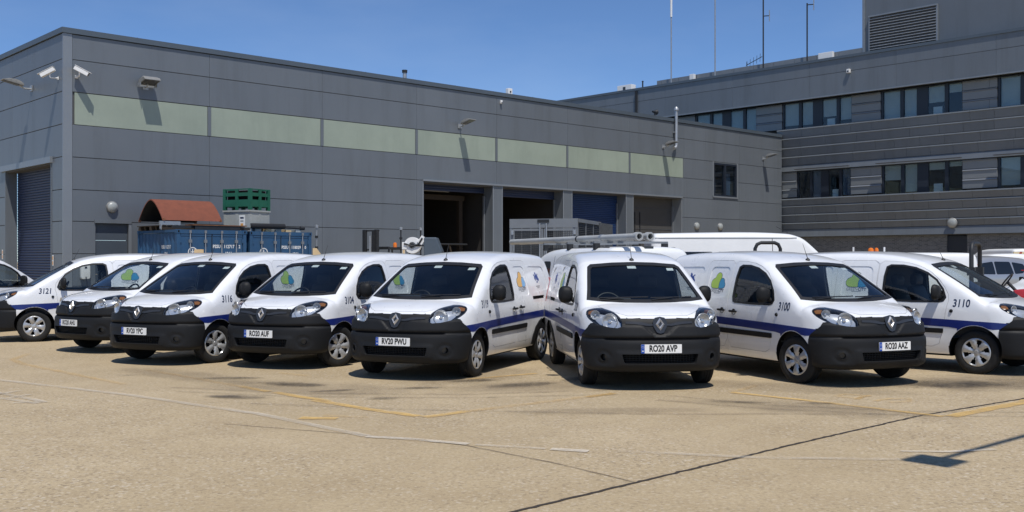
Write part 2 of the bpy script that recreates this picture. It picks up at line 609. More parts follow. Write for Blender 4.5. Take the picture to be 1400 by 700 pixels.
def seglen(poly, mx):
    out = []
    n = len(poly)
    for i in range(n):
        a, b = np.array(poly[i], float), np.array(poly[(i + 1) % n], float)
        k = max(1, int(math.ceil(np.linalg.norm(b - a) / mx)))
        for j in range(k):
            out.append(tuple(a + (b - a) * j / k))
    return out

def roundpoly(poly, r, n=4):
    out = []
    N = len(poly)
    for i in range(N):
        p, a, b = (np.array(poly[k % N], float) for k in (i, i - 1, i + 1))
        da, db = a - p, b - p
        la, lb = np.linalg.norm(da), np.linalg.norm(db)
        q = min(r, la * 0.45, lb * 0.45)
        s, e = p + da / la * q, p + db / lb * q
        for k in range(n + 1):
            t = k / n
            out.append(tuple((1 - t) ** 2 * s + 2 * t * (1 - t) * p + t * t * e))
    return out

def offset_poly(poly, d):
    """moves an outline inwards by d (negative: outwards)"""
    P = np.array(poly, float)
    area = 0.5 * np.sum(P[:, 0] * np.roll(P[:, 1], -1) - np.roll(P[:, 0], -1) * P[:, 1])
    sg = 1 if area > 0 else -1
    out = []
    n = len(P)
    for i in range(n):
        a, p, b = P[i - 1], P[i], P[(i + 1) % n]
        u, v = p - a, b - p
        u /= max(np.linalg.norm(u), 1e-9)
        v /= max(np.linalg.norm(v), 1e-9)
        n1, n2 = np.array([-u[1], u[0]]) * sg, np.array([-v[1], v[0]]) * sg
        k = n1 + n2
        kk = k @ k
        k = k * (2 / kk) if kk > 0.3 else n1
        out.append(tuple(p + k * d))
    return out

def triangulate(outer, holes=(), spacing=0.05, extra=None):
    outer = seglen(outer, spacing)
    hs = [seglen(h, spacing) for h in holes]
    pts, edges = [], []
    for lp in [outer] + hs:
        k = len(pts)
        pts += lp
        edges += [(k + i, k + (i + 1) % len(lp)) for i in range(len(lp))]
    A = np.array(outer)
    lo, hi = A.min(0), A.max(0)
    gx = np.arange(lo[0] + spacing / 2, hi[0], spacing)
    gy = np.arange(lo[1] + spacing / 2, hi[1], spacing)
    if len(gx) and len(gy):
        G = np.stack(np.meshgrid(gx, gy), -1).reshape(-1, 2)
        if extra is not None:
            G = np.vstack([G, extra])
        k = inpoly(G, outer)
        for h in hs:
            k &= ~inpoly(G, h)
        G = G[k]
        B = np.array(pts)
        if len(G):
            dmin = np.sqrt(((G[:, None, :] - B[None]) ** 2).sum(-1)).min(1)
            G = G[dmin > spacing * 0.35]
            pts = pts + [tuple(g) for g in G]
    r = delaunay_2d_cdt([Vector((float(p[0]), float(p[1]))) for p in pts], edges, [], 0, 1e-7)
    V = np.array([tuple(v) for v in r[0]])
    T = np.array([tuple(t) for t in r[2]])
    c = V[T].mean(1)
    k = inpoly(c, outer)
    for h in hs:
        k &= ~inpoly(c, h)
    return V, T[k]

# ------------------------------------------------------------------ smooth bodies given by a distance-like function
def smax(a, b, k):
    h = np.maximum(k - np.abs(a - b), 0) / k
    return np.maximum(a, b) + h * h * k * 0.25

def curve(px, py, soft=0.0):
    """monotone cubic through points, as a function"""
    px, py = np.array(px, float), np.array(py, float)
    h = np.diff(px)
    d = np.diff(py) / h
    m = np.zeros(len(px))
    m[0], m[-1] = d[0], d[-1]
    for i in range(1, len(px) - 1):
        if d[i - 1] * d[i] > 0:
            w1, w2 = 2 * h[i] + h[i - 1], h[i] + 2 * h[i - 1]
            m[i] = (w1 + w2) / (w1 / d[i - 1] + w2 / d[i])
    X = np.linspace(px[0], px[-1], 600)
    i = np.clip(np.searchsorted(px, X, side='right') - 1, 0, len(h) - 1)
    t = (X - px[i]) / h[i]
    Y = (2 * t**3 - 3 * t**2 + 1) * py[i] + (t**3 - 2 * t**2 + t) * h[i] * m[i] + (-2 * t**3 + 3 * t**2) * py[i + 1] + (t**3 - t**2) * h[i] * m[i + 1]
    if soft > 0:
        n = max(1, int(soft / (X[1] - X[0])))
        k = np.hanning(2 * n + 3)
        k /= k.sum()
        Yp = np.pad(Y, n + 1, mode='reflect', reflect_type='odd')
        Y = np.convolve(Yp, k, 'valid')
    return lambda q: np.interp(q, X, Y)

class Body:
    """car body: F(x,y,z) below zero inside; x forward, origin on the ground under the middle of the wheelbase"""
    def __init__(s, F, b0):
        s.F, s.b0 = F, b0
    def f(s, P):
        return s.F(P[..., 0], P[..., 1], P[..., 2])
    def grad(s, P, e=0.004):
        g = np.empty_like(P)
        for i in range(3):
            d = np.zeros(3)
            d[i] = e
            g[..., i] = (s.f(P + d) - s.f(P - d)) / (2 * e)
        return g
    def cast(s, O, D, tmax=3.0):
        lo = np.zeros(len(O))
        hi = np.full(len(O), tmax)
        # first crossing on a coarse march, then bisection
        ts = np.linspace(0, tmax, 61)
        found = np.zeros(len(O), bool)
        for a, b in zip(ts[:-1], ts[1:]):
            v = s.f(O + D * b) > 0
            k = v & ~found
            lo[k], hi[k] = a, b
            found |= v
        for _ in range(22):
            m = (lo + hi) / 2
            out = s.f(O + D * m[:, None]) > 0
            hi = np.where(out, m, hi)
            lo = np.where(out, lo, m)
        return O + D * hi[:, None]
    # ways of laying an outline onto the body
    def side(s, sg):
        def pr(uv):
            O = np.stack([s.b0 - uv[:, 0], np.zeros(len(uv)), uv[:, 1]], -1)
            D = np.tile([0.0, sg, 0.0], (len(uv), 1))
            return O, D
        return pr
    def cyl(s, b=1.2):
        def pr(uv):
            O = np.stack([np.full(len(uv), s.b0 - b), np.zeros(len(uv)), uv[:, 1]], -1)
            D = np.stack([np.cos(uv[:, 0]), np.sin(uv[:, 0]), np.zeros(len(uv))], -1)
            return O, D
        return pr
    def top(s, z=0.6):
        def pr(uv):
            O = np.stack([s.b0 - uv[:, 0], uv[:, 1], np.full(len(uv), z)], -1)
            return O, np.tile([0.0, 0.0, 1.0], (len(uv), 1))
        return pr
    def front(s, b=2.1, sg=1):
        def pr(uv):
            O = np.stack([np.full(len(uv), s.b0 - b), uv[:, 0], uv[:, 1]], -1)
            return O, np.tile([float(sg), 0.0, 0.0], (len(uv), 1))
        return pr
    def lay(s, pr, uv):
        uv = np.asarray(uv, float)
        O, D = pr(uv)
        P = s.cast(O, D)
        N = s.grad(P)
        N /= np.linalg.norm(N, axis=1)[:, None] + 1e-9
        return P, N
    def slab(s, pr, outer, d0, d1, holes=(), spacing=0.05, extra=None, disp=None, closed=True):
        """a piece of skin between offsets d0 (inner) and d1 (outer); returns verts, faces"""
        V, T = triangulate(outer, holes, spacing, extra)
        P, N = s.lay(pr, V)
        dd = disp(V) if disp is not None else 0.0
        dd = np.broadcast_to(dd, (len(V),))[:, None]
        A = P + N * (d1 + dd)
        tri = A[T]
        nn = np.cross(tri[:, 1] - tri[:, 0], tri[:, 2] - tri[:, 0])
        if (nn * N[T[:, 0]]).sum() < 0:
            T = T[:, ::-1]
        if not closed:
            return [tuple(p) for p in A], [tuple(int(i) for i in t) for t in T]
        B = P + N * (np.minimum(d0, d1 + dd - 0.004))
        n = len(V)
        f = [tuple(int(i) for i in t) for t in T] + [tuple(int(i) + n for i in t[::-1]) for t in T]
        E = {}
        for t in T:
            for a, b in ((t[0], t[1]), (t[1], t[2]), (t[2], t[0])):
                E[(int(a), int(b))] = 1
        for a, b in E:
            if (b, a) not in E:
                f.append((b, a, a + n, b + n))
        return [tuple(p) for p in np.vstack([A, B])], f

def surface_nets(F, lo, hi, h):
    ax = [np.arange(l, u + h, h) for l, u in zip(lo, hi)]
    X, Y, Z = np.meshgrid(*ax, indexing='ij')
    V = F(X, Y, Z)
    S = V < 0
    n = np.array(V.shape) - 1
    cnt = np.zeros(n)
    acc = np.zeros((*n, 3))
    C = [(0, 0, 0), (1, 0, 0), (0, 1, 0), (1, 1, 0), (0, 0, 1), (1, 0, 1), (0, 1, 1), (1, 1, 1)]
    sl = lambda c: tuple(slice(c[i], c[i] + n[i]) for i in range(3))
    for i in range(8):
        for j in range(i + 1, 8):
            if sum(abs(C[i][k] - C[j][k]) for k in range(3)) != 1:
                continue
            a, b = V[sl(C[i])], V[sl(C[j])]
            m = (a < 0) != (b < 0)
            t = np.where(m, a / np.where(m, a - b, 1), 0)
            cnt += m
            for k in range(3):
                acc[..., k] += np.where(m, C[i][k] + t * (C[j][k] - C[i][k]), 0)
    act = cnt > 0
    idx = -np.ones(n, int)
    idx[act] = np.arange(act.sum())
    base = np.stack(np.meshgrid(*[np.arange(k) for k in n], indexing='ij'), -1)
    P = (base + acc / np.maximum(cnt, 1)[..., None])[act] * h + np.array([a[0] for a in ax])
    Q = []
    for d in range(3):
        u, w = (d + 1) % 3, (d + 2) % 3
        s0 = [slice(1, -1)] * 3
        s0[d] = slice(0, -1)
        s1 = list(s0)
        s1[d] = slice(1, None)
        ch = S[tuple(s0)] != S[tuple(s1)]
        I = np.argwhere(ch)
        off = np.ones(3, int)
        off[d] = 0
        I = I + off
        ins = S[tuple(I.T)]
        def cell(du, dw):
            J = I.copy()
            J[:, u] -= du
            J[:, w] -= dw
            return idx[tuple(J.T)]
        q = np.stack([cell(1, 1), cell(0, 1), cell(0, 0), cell(1, 0)], -1)
        q[~ins] = q[~ins][:, ::-1]
        Q.append(q)
    return P, np.vstack(Q)

def body_mesh(body, lo, hi, h, its=4):
    P, Q = surface_nets(body.F, lo, hi, h)
    for _ in range(its):
        g = body.grad(P)
        P = P - g * (body.f(P) / np.maximum((g * g).sum(1), 1e-6))[:, None]
    return [tuple(p) for p in P], [tuple(int(i) for i in q) for q in Q]

def carve(name, verts, faces, cutters, mats):
    """cutters: list of (verts, faces) closed meshes taken out of the first one"""
    ob = bpy.data.objects.new(name, new_mesh(name, verts, faces, mats))
    COL.objects.link(ob)
    tmp = []
    for k, (v, f) in enumerate(cutters):
        me = new_mesh("cutter", v, f, mats[:1])
        bm = bmesh.new()
        bm.from_mesh(me)
        bmesh.ops.recalc_face_normals(bm, faces=bm.faces)
        bm.to_mesh(me)
        bm.free()
        c = bpy.data.objects.new("cutter", me)
        COL.objects.link(c)
        tmp.append(c)
        md = ob.modifiers.new("cut", 'BOOLEAN')
        md.operation = 'DIFFERENCE'
        md.object = c
        try:
            md.solver = 'MANIFOLD'
        except Exception:
            md.solver = 'EXACT'
    dg = bpy.context.evaluated_depsgraph_get()
    me = bpy.data.meshes.new_from_object(ob.evaluated_get(dg))
    me.name = name
    bpy.data.objects.remove(ob)
    for c in tmp:
        m = c.data
        bpy.data.objects.remove(c)
        bpy.data.meshes.remove(m)
    return me

def finish(me, angle=32):
    me.polygons.foreach_set("use_smooth", [True] * len(me.polygons))
    me.set_sharp_from_angle(angle=R(angle))

def cylinder_geo(c, r, y0, y1, n=40):
    v = []
    for y in (y0, y1):
        v += [(c[0] + r * math.cos(2 * math.pi * k / n), y, c[1] + r * math.sin(2 * math.pi * k / n)) for k in range(n)]
    f = [tuple(range(n)), tuple(range(2 * n - 1, n - 1, -1))]
    f += [(k, n + k, n + (k + 1) % n, (k + 1) % n) for k in range(n)]
    return v, f

def box_geo(x0, x1, y0, y1, z0, z1):
    v = [(x, y, z) for z in (z0, z1) for y in (y0, y1) for x in (x0, x1)]
    return v, [(0, 2, 3, 1), (4, 5, 7, 6), (0, 1, 5, 4), (2, 6, 7, 3), (0, 4, 6, 2), (1, 3, 7, 5)]

def prism_geo(poly, a, b, axis):
    n = len(poly)
    def P(p, c):
        return {'Y': (p[0], c, p[1]), 'X': (c, p[0], p[1]), 'Z': (p[0], p[1], c)}[axis]
    v = [P(p, a) for p in poly] + [P(p, b) for p in poly]
    f = [tuple(range(n - 1, -1, -1)), tuple(range(n, 2 * n))]
    f += [(k, (k + 1) % n, n + (k + 1) % n, n + k) for k in range(n)]
    return v, f


# ------------------------------------------------------------------ ground
def sheet(name, polys, m, z, kind='structure', fades=None, label=None):
    v, f, fa = [], [], []
    for i, pl in enumerate(polys):
        k = len(v)
        v += [(x, y, z) for x, y in pl]
        f.append(tuple(range(k, k + len(pl))))
    me = new_mesh(name, v, f, [m])
    bm = bmesh.new()
    bm.from_mesh(me)
    bmesh.ops.recalc_face_normals(bm, faces=bm.faces)
    for q in bm.faces:
        if q.normal.z < 0:
            q.normal_flip()
    bm.to_mesh(me)
    bm.free()
    return link(name, me, kind=kind, label=label)

def strip(name, pts, w, m, z, jit=0.0, fade=(0, 0), step=0.25, label=None, edge=0.0):
    """a painted line or joint on the ground; edge > 0 makes its sides die out"""
    P = [np.array(p, float) for p in pts]
    L = []
    for a, b in zip(P[:-1], P[1:]):
        n = max(1, int(np.linalg.norm(b - a) / step))
        L += [a + (b - a) * k / n for k in range(n)]
    L.append(P[-1])
    L = np.array(L)
    n = len(L)
    d = np.gradient(L, axis=0)
    d /= np.linalg.norm(d, axis=1)[:, None] + 1e-9
    nr = np.stack([-d[:, 1], d[:, 0]], -1)
    cols = [-0.5, 0.5] if edge == 0 else [-0.5, -0.2, 0.2, 0.5]
    ef = [0, 0] if edge == 0 else [-edge, 0, 0, -edge]
    v, fa = [], []
    rnd = random.Random(len(name) + n)
    for i in range(n):
        j = rnd.uniform(-jit, jit)
        t = i / max(1, n - 1)
        for c, e in zip(cols, ef):
            q = L[i] + nr[i] * (w * c + j + rnd.uniform(-jit, jit) * 0.5)
            v.append((q[0], q[1], z))
            fa.append(fade[0] * (1 - t) + fade[1] * t + e)
    k = len(cols)
    f = []
    for i in range(n - 1):
        for c in range(k - 1):
            f.append((i * k + c + 1, i * k + c, (i + 1) * k + c, (i + 1) * k + c + 1))
    me = new_mesh(name, v, f, [m])
    at = me.attributes.new("fade", 'FLOAT', 'POINT')
    at.data.foreach_set("value", fa)
    return link(name, me, kind='structure', label=label)

def stain(name, c, rx, ry, rot, m, z):
    v, fa, f = [(c[0], c[1], z)], [0.12], []
    n = 20
    for ring, fd in ((0.5, 0.02), (1.0, -0.45)):
        for k in range(n):
            a = 2 * math.pi * k / n
            x, y = rx * ring * math.cos(a), ry * ring * math.sin(a)
            v.append((c[0] + x * math.cos(rot) - y * math.sin(rot), c[1] + x * math.sin(rot) + y * math.cos(rot), z))
            fa.append(fd)
    for k in range(n):
        j = (k + 1) % n
        f += [(0, 1 + k, 1 + j), (1 + k, 1 + n + k, 1 + n + j, 1 + j)]
    me = new_mesh(name, v, f, [m])
    at = me.attributes.new("fade", 'FLOAT', 'POINT')
    at.data.foreach_set("value", fa)
    return link(name, me, kind='structure')

sheet("ground", [[(-400, -120), (400, -120), (400, 600), (-400, 600)]], M['ground'], 0.0)
strip("slab_joint", [(-0.75, 6.0), (0.02, 6.75), (1.52, 8.22), (2.66, 9.34), (4.35, 10.92), (6.1, 12.25), (11, 16.8)], 0.034, M['crack'], 0.004, 0.008, step=0.06)
strip("slab_joint", [(-2.9, 10.35), (-0.94, 9.5), (-0.39, 9.13), (0.36, 8.34), (0.92, 7.63)], 0.03, M['crackfaint'], 0.004, 0.006, step=0.08)
wl = [((-8.2, 14.9), (-7.02, 14.1), (-4.63, 12.51), (-2.75, 11.03), (-1.36, 9.62))]
for l in wl:
    strip("white_line", l, 0.11, M['whitefaint'], 0.008, 0.008)
strip("white_line", [(-1.36, 9.60), (-0.94, 9.46), (-0.39, 9.2)], 0.10, M['whiteline'], 0.008, 0.006)
strip("white_line", [(-0.33, 9.17), (0.13, 9.03), (0.30, 8.97)], 0.08, M['whitefaint'], 0.008, 0.006)
strip("white_line", [(0.34, 8.96), (0.66, 8.86)], 0.11, M['whiteline'], 0.008, 0.004)
strip("white_line", [(0.9, 8.85), (2.2, 8.55), (3.2, 8.50)], 0.10, M['whitefaint'], 0.008, 0.01, fade=(-0.15, -0.05))
strip("white_line", [(3.35, 8.86), (3.75, 8.83), (4.2, 8.95)], 0.07, M['whiteline'], 0.008, 0.006)
for l in (((-6.6, 12.95), (-5.45, 11.95)), ((-6.25, 12.35), (-5.45, 11.80)), ((-5.75, 11.85), (-5.40, 11.95)), ((-6.2, 12.95), (-6.35, 12.45)), ((-5.9, 12.60), (-6.0, 12.2))):
    strip("white_line", l, 0.09, M['whitefaint'], 0.008, 0.008, fade=(-0.05, 0.08))
for l, w, mm in ((((-8.47, 18.03), (-8.25, 16.98), (-7.75, 16.27), (-6.4, 14.9)), 0.11, 'yellowfaint'), (((-6.4, 14.9), (-5.13, 13.61)), 0.10, 'yellowfaint'),
                 (((-5.48, 15.41), (-4.4, 14.3), (-3.52, 13.37)), 0.10, 'yellowfaint'), (((-3.52, 13.37), (-3.05, 12.86)), 0.11, 'yellow'),
                 (((-2.96, 12.78), (-2.55, 12.38), (-2.13, 11.99)), 0.12, 'yellow'),
                 (((-2.32, 12.06), (-1.6, 11.35), (-0.98, 10.83)), 0.13, 'yellow'), (((-0.92, 10.77), (-0.48, 11.19)), 0.13, 'yellow'), (((-0.48, 11.19), (0.5, 12.02), (1.27, 12.71)), 0.11, 'yellowfaint'),
                 (((0.9, 12.35), (1.27, 12.71)), 0.11, 'yellow'),
                 (((2.73, 12.78), (3.6, 11.9), (4.54, 10.82)), 0.10, 'yellow'), (((2.73, 12.78), (3.2, 13.5)), 0.09, 'yellowfaint'), (((4.62, 10.82), (5.85, 11.85), (6.6, 12.6)), 0.15, 'yellow'),
                 (((-2.21, 10.72), (-1.82, 10.67)), 0.16, 'yellow'), (((-2.0, 10.9), (-1.5, 10.75)), 0.08, 'yellowfaint'),
                 (((-0.6, 14.2), (0.35, 14.9)), 0.10, 'yellow'), (((-3.4, 15.0), (-2.9, 14.6)), 0.10, 'yellowfaint')):
    strip("yellow_line", l, w, M[mm], 0.008, 0.012, step=0.12)
for l in (((3.92, 12.45), (4.10, 12.62), (4.28, 12.45), (4.10, 12.25), (3.92, 12.40)), ((4.35, 12.50), (4.05, 12.15)), ((4.24, 12.0), (4.48, 12.2), (4.72, 12.2), (4.60, 11.95), (4.36, 11.9))):
    strip("bay_number", l, 0.07, M['yellowfaint'], 0.008, 0.01, step=0.08, fade=(0.08, 0.08))
for c, rx, ry, rot in (((0.15, 13.55), 0.75, 0.32, 0.5), ((-0.55, 14.0), 0.5, 0.2, 0.3), ((-1.55, 12.2), 0.35, 0.14, 0.1), ((-3.3, 12.35), 0.65, 0.22, -0.2), ((-2.9, 13.6), 0.8, 0.3, -0.4),
                       ((-5.5, 14.65), 0.28, 0.07, 0.1), ((-3.9, 14.3), 0.7, 0.18, 0.1), ((2.6, 11.9), 0.5, 0.12, -0.2), ((3.5, 11.8), 0.35, 0.09, 0.0), ((-0.25, 12.3), 0.12, 0.05, 0.0), ((-1.2, 13.2), 0.6, 0.1, 0.2),
                       ((5.9, 13.6), 1.1, 0.6, 0.1), ((-2.3, 12.9), 0.5, 0.1, 0.4), ((0.9, 14.2), 0.6, 0.25, 0.9)):
    stain("oil_stain", c, rx, ry, rot, M['oil'], 0.012)
for c, rx, ry, rot in (((7.2, 14.0), 3.4, 1.3, 0.2), ((3.4, 13.4), 2.2, 0.7, -0.5), ((-0.6, 14.6), 1.8, 1.0, 0.9), ((-4.6, 14.6), 2.2, 0.6, -0.7), ((6.2, 13.7), 1.9, 0.9, 0.1), ((0.3, 13.4), 1.8, 0.8, 0.2), ((-2.6, 13.2), 2.0, 0.9, -0.3), ((3.3, 11.4), 1.9, 0.7, -0.5), ((1.0, 11.2), 1.5, 0.35, 0.1)):
    stain("worn_patch", c, rx, ry, rot, M['damp'], 0.010)
for l in (((1.9, 12.5), (2.9, 11.7), (4.3, 11.2), (6.0, 11.1)), ((1.7, 12.1), (2.8, 11.4), (4.2, 10.9), (6.0, 10.8)), ((-4.4, 13.3), (-2.6, 12.7), (-0.6, 12.6), (1.2, 13.0)), ((-4.2, 12.9), (-2.6, 12.4), (-0.6, 12.3), (1.3, 12.6)),
          ((-3.0, 11.8), (-0.9, 11.3), (1.4, 11.0), (4.0, 11.0))):
    strip("tyre_mark", l, 0.16, M['damp'], 0.006, 0.01, fade=(-0.02, -0.02), edge=0.3)

# ------------------------------------------------------------------ the yard's frame: s along the warehouse front, d out from it
TH = R(43.0)
CORNER = Vector((-14.926, 34.2, 0))
AX = Vector((math.cos(TH), math.sin(TH), 0))
NX = Vector((math.sin(TH), -math.cos(TH), 0))
def at(s, d, z=0.0):
    return CORNER + AX * s + NX * d + Vector((0, 0, z))

def cut_rect(r, holes):
    """rectangle minus rectangles, as rectangles"""
    out = [r]
    for hx0, hx1, hz0, hz1 in holes:
        nxt = []
        for x0, x1, z0, z1 in out:
            if hx1 <= x0 or hx0 >= x1 or hz1 <= z0 or hz0 >= z1:
                nxt.append((x0, x1, z0, z1))
                continue
            if hx0 > x0: nxt.append((x0, hx0, z0, z1))
            if hx1 < x1: nxt.append((hx1, x1, z0, z1))
            a, b = max(x0, hx0), min(x1, hx1)
            if hz0 > z0: nxt.append((a, b, z0, hz0))
            if hz1 < z1: nxt.append((a, b, hz1, z1))
        out = nxt
    return out

# ------------------------------------------------------------------ warehouse
WH = thing("warehouse", "long grey metal clad warehouse with a strip of pale green panels and open loading bays", "building", CORNER, TH)
HOLES = [(15.15, 33.20, -1, 5.07), (1.07, 2.21, -1, 2.90), (36.19, 38.45, 5.31, 7.20)]
ROWS = [0.0, 0.76, 1.85, 2.94, 4.00, 5.09, 6.18, 7.27, 8.35, 9.20]
COLS = [0.30, 5.22, 10.05, 14.80, 19.44, 24.15, 28.85, 33.45, 38.75, 43.26]
bk = MB()
for x0, x1, z0, z1 in cut_rect((0.05, 43.26, 0.0, 9.20), HOLES):
    bk.box(x0, x1, 0.042, 0.25, z0, z1, M['joint'])
LH = [(1.13, 5.93, -1, 4.95)]
for y0, y1, z0, z1 in cut_rect((0.26, 22, 0.0, 9.20), LH):
    bk.box(0.042, 0.25, y0, y1, z0, z1, M['joint'])
bk.obj("wall", WH)
rf = MB()
rf.box(0.1, 43.2, 0.1, 22, 9.05, 9.22, M['coping'])
rf.obj("roof", WH)
PANELS = {}
def panel(w, h, parent, loc, rz=0.0, m='clad', name="cladding_panel", th=0.04):
    key = (round(w, 2), round(h, 2), m)
    if key not in PANELS:
        PANELS[key] = MB().box(0, w, 0, th, 0, h, M[m]).mesh(name, bevel=0.006)
    return link(name, PANELS[key], parent, loc, (0, 0, rz))
g = 0.011
for i in range(len(COLS) - 1):
    for j in range(len(ROWS) - 1):
        x0, x1, z0, z1 = COLS[i], COLS[i + 1], ROWS[j], ROWS[j + 1]
        strip_row = (j == 6 and i < 7)
        if strip_row:
            panel(x1 - x0 - 0.15, z1 - z0 - 2 * g, WH, (x0 + 0.075, 0.012, z0 + g), 0, 'trans', "translucent_panel")
            panel(0.13, z1 - z0 - 2 * g, WH, (x1 - 0.065, -0.004, z0 + g), 0, 'clad', "panel_mullion")
            continue
        gx = 0.004
        for a0, a1, b0, b1 in cut_rect((x0, x1, z0, z1), HOLES):
            if a1 - a0 > 0.1 and b1 - b0 > 0.06:
                panel(a1 - a0 - 2 * gx, b1 - b0 - 2 * g, WH, (a0 + gx, 0, b0 + g))
LROWS = [0.0, 0.76, 1.85, 2.94, 4.00, 5.09, 6.18, 7.27, 8.35, 9.20]
LCOLS = [0.05, 5.2, 10.5, 15.8, 21.5]
for i in range(len(LCOLS) - 1):
    for j in range(len(LROWS) - 1):
        for a0, a1, b0, b1 in cut_rect((LCOLS[i], LCOLS[i + 1], LROWS[j], LROWS[j + 1]), LH):
            if a1 - a0 > 0.1 and b1 - b0 > 0.06:
                panel(a1 - a0 - 0.008, b1 - b0 - 2 * g, WH, (0.0, a1 - 0.004, b0 + g), R(-90))
fl = MB()
fl.box(-0.012, 0.29, -0.014, 0.03, 0, 9.20, M['flash'])
fl.box(-0.012, 0.03, 0.03, 0.06, 0, 9.20, M['flash'])
fl.obj("corner_flashing", WH)
cp = MB()
cp.box(-0.06, 43.24, -0.06, 0.35, 9.21, 9.39, M['coping'])
cp.box(-0.06, 0.35, 0.35, 22, 9.21, 9.39, M['coping'])
cp.obj("roof_coping", WH)
for k in range(9):
    x = 4.8 * k + 2.5
    MB().box(x - 0.02, x + 0.02, -0.064, 0.352, 9.206, 9.396, M['coping']).obj("coping_joint", WH)
# loading bays
BAYS = [(15.15, 19.21), (19.79, 23.84), (24.47, 28.54), (29.12, 33.20)]
for (a0, a1) in ((19.21, 19.79), (23.84, 24.47), (28.54, 29.12)):
    MB().box(a0, a1, -0.004, 0.65, 0, 5.06, M['clad']).box(a0 - 0.02, a0 + 0.04, -0.012, 0.0, 0, 5.05, M['flash']).box(a1 - 0.04, a1 + 0.02, -0.012, 0.0, 0, 5.05, M['flash']).obj("bay_pier", WH)
MB().box(15.10, 33.26, -0.07, 0.03, 5.06, 5.14, M['flash']).obj("bay_header", WH)
MB().box(15.09, 15.16, -0.02, 0.65, 0, 5.06, M['flash']).obj("bay_jamb", WH)
MB().box(33.19, 33.26, -0.02, 0.65, 0, 5.06, M['flash']).obj("bay_jamb", WH)
MB().box(15.16, 33.19, 0.032, 0.70, 5.00, 5.058, M['joint']).obj("bay_soffit", WH)
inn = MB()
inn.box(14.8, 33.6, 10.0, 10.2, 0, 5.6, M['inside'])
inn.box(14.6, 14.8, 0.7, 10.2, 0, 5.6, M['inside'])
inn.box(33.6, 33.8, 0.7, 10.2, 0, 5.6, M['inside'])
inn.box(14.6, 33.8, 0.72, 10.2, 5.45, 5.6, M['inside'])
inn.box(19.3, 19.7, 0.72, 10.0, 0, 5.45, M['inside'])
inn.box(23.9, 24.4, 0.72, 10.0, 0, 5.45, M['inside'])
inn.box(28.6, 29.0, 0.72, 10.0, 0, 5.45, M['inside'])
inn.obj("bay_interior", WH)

def shutter(x0, x1, z0, z1, y, m, parent, pitch=0.095, axis='Y'):
    mb = MB()
    n = max(1, int((z1 - z0) / pitch))
    v, f = [], []
    dz = (z1 - z0) / n
    prof = []
    for k in range(n):
        b = z0 + k * dz
        prof += [(0.012, b), (-0.008, b + dz * 0.15), (-0.012, b + dz * 0.5), (-0.008, b + dz * 0.85)]
    prof.append((0.012, z1))
    for o, z in prof:
        for x in (x0, x1):
            v.append((x, y + o, z) if axis == 'Y' else (y + o, x, z))
    for k in range(len(prof) - 1):
        f.append((2 * k, 2 * k + 1, 2 * k + 3, 2 * k + 2))
    mb.add(v, f, m)
    return mb.obj("roller_shutter", parent)
shutter(15.2, 19.2, 4.72, 5.05, 0.62, M['shutterdk'], WH)
shutter(19.80, 23.83, 4.62, 5.05, 0.62, M['shutterdk'], WH)
shutter(24.48, 28.53, 0, 5.05, 0.62, M['shutter'], WH)
mb = MB()
mb.box(29.13, 33.19, 0.62, 0.66, 0, 5.05, M['doorgrey'])
for z in (1.1, 2.2, 3.3, 4.4):
    mb.box(29.15, 33.17, 0.60, 0.618, z, z + 0.03, M['joint'])
mb.box(29.9, 30.0, 0.585, 0.618, 2.2, 4.2, M['steeldk'])
mb.box(30.35, 30.42, 0.585, 0.618, 2.2, 4.2, M['steeldk'])
mb.obj("sectional_door", WH)
for a0, a1 in BAYS:
    MB().box(a1 - 0.10, a1 - 0.04, 0.50, 0.60, 0, 4.6, M['alu']).obj("door_guide", WH)
    MB().box(a0 + 0.03, a0 + 0.11, 0.50, 0.60, 0, 4.6, M['steeldk']).obj("door_guide", WH)
fr = MB()
fr.box(15.55, 15.75, 1.5, 1.7, 0, 4.55, M['timber'])
fr.box(18.45, 18.65, 1.5, 1.7, 0, 4.55, M['timber'])
fr.box(15.55, 18.75, 1.48, 1.72, 4.40, 4.62, M['timber'])
fr.box(16.1, 17.6, 1.2, 1.3, 4.74, 4.84, M['galv'])
fr.box(15.95, 16.03, 1.2, 1.3, 0, 4.7, M['steeldk'])
fr.tube([(18.1, 1.1, 0.6), (17.6, 1.2, 2.3)], 0.05, M['timber'])
fr.tube([(15.9, 0.9, 2.35), (18.4, 0.9, 2.35)], 0.04, M['steeldk'])
fr.box(16.4, 16.8, 2.2, 2.6, 0, 3.0, M['timber'])
fr.obj("bay_framing", WH)
# small shuttered doorway
MB().box(1.02, 2.30, -0.05, 0.02, 2.90, 3.02, M['clad']).obj("door_lintel", WH)
MB().box(2.205, 2.30, -0.03, 0.04, 0, 2.895, M['flash']).obj("door_jamb", WH)
mb = MB()
for k in range(5):
    mb.box(1.07, 2.20, 0.10, 0.14, 0.58 * k, 0.58 * k + 0.57, M['doorslate'])
mb.box(1.07, 2.20, 0.11, 0.15, 2.61, 2.9, M['shutterdk'])
mb.obj("roller_shutter", WH)
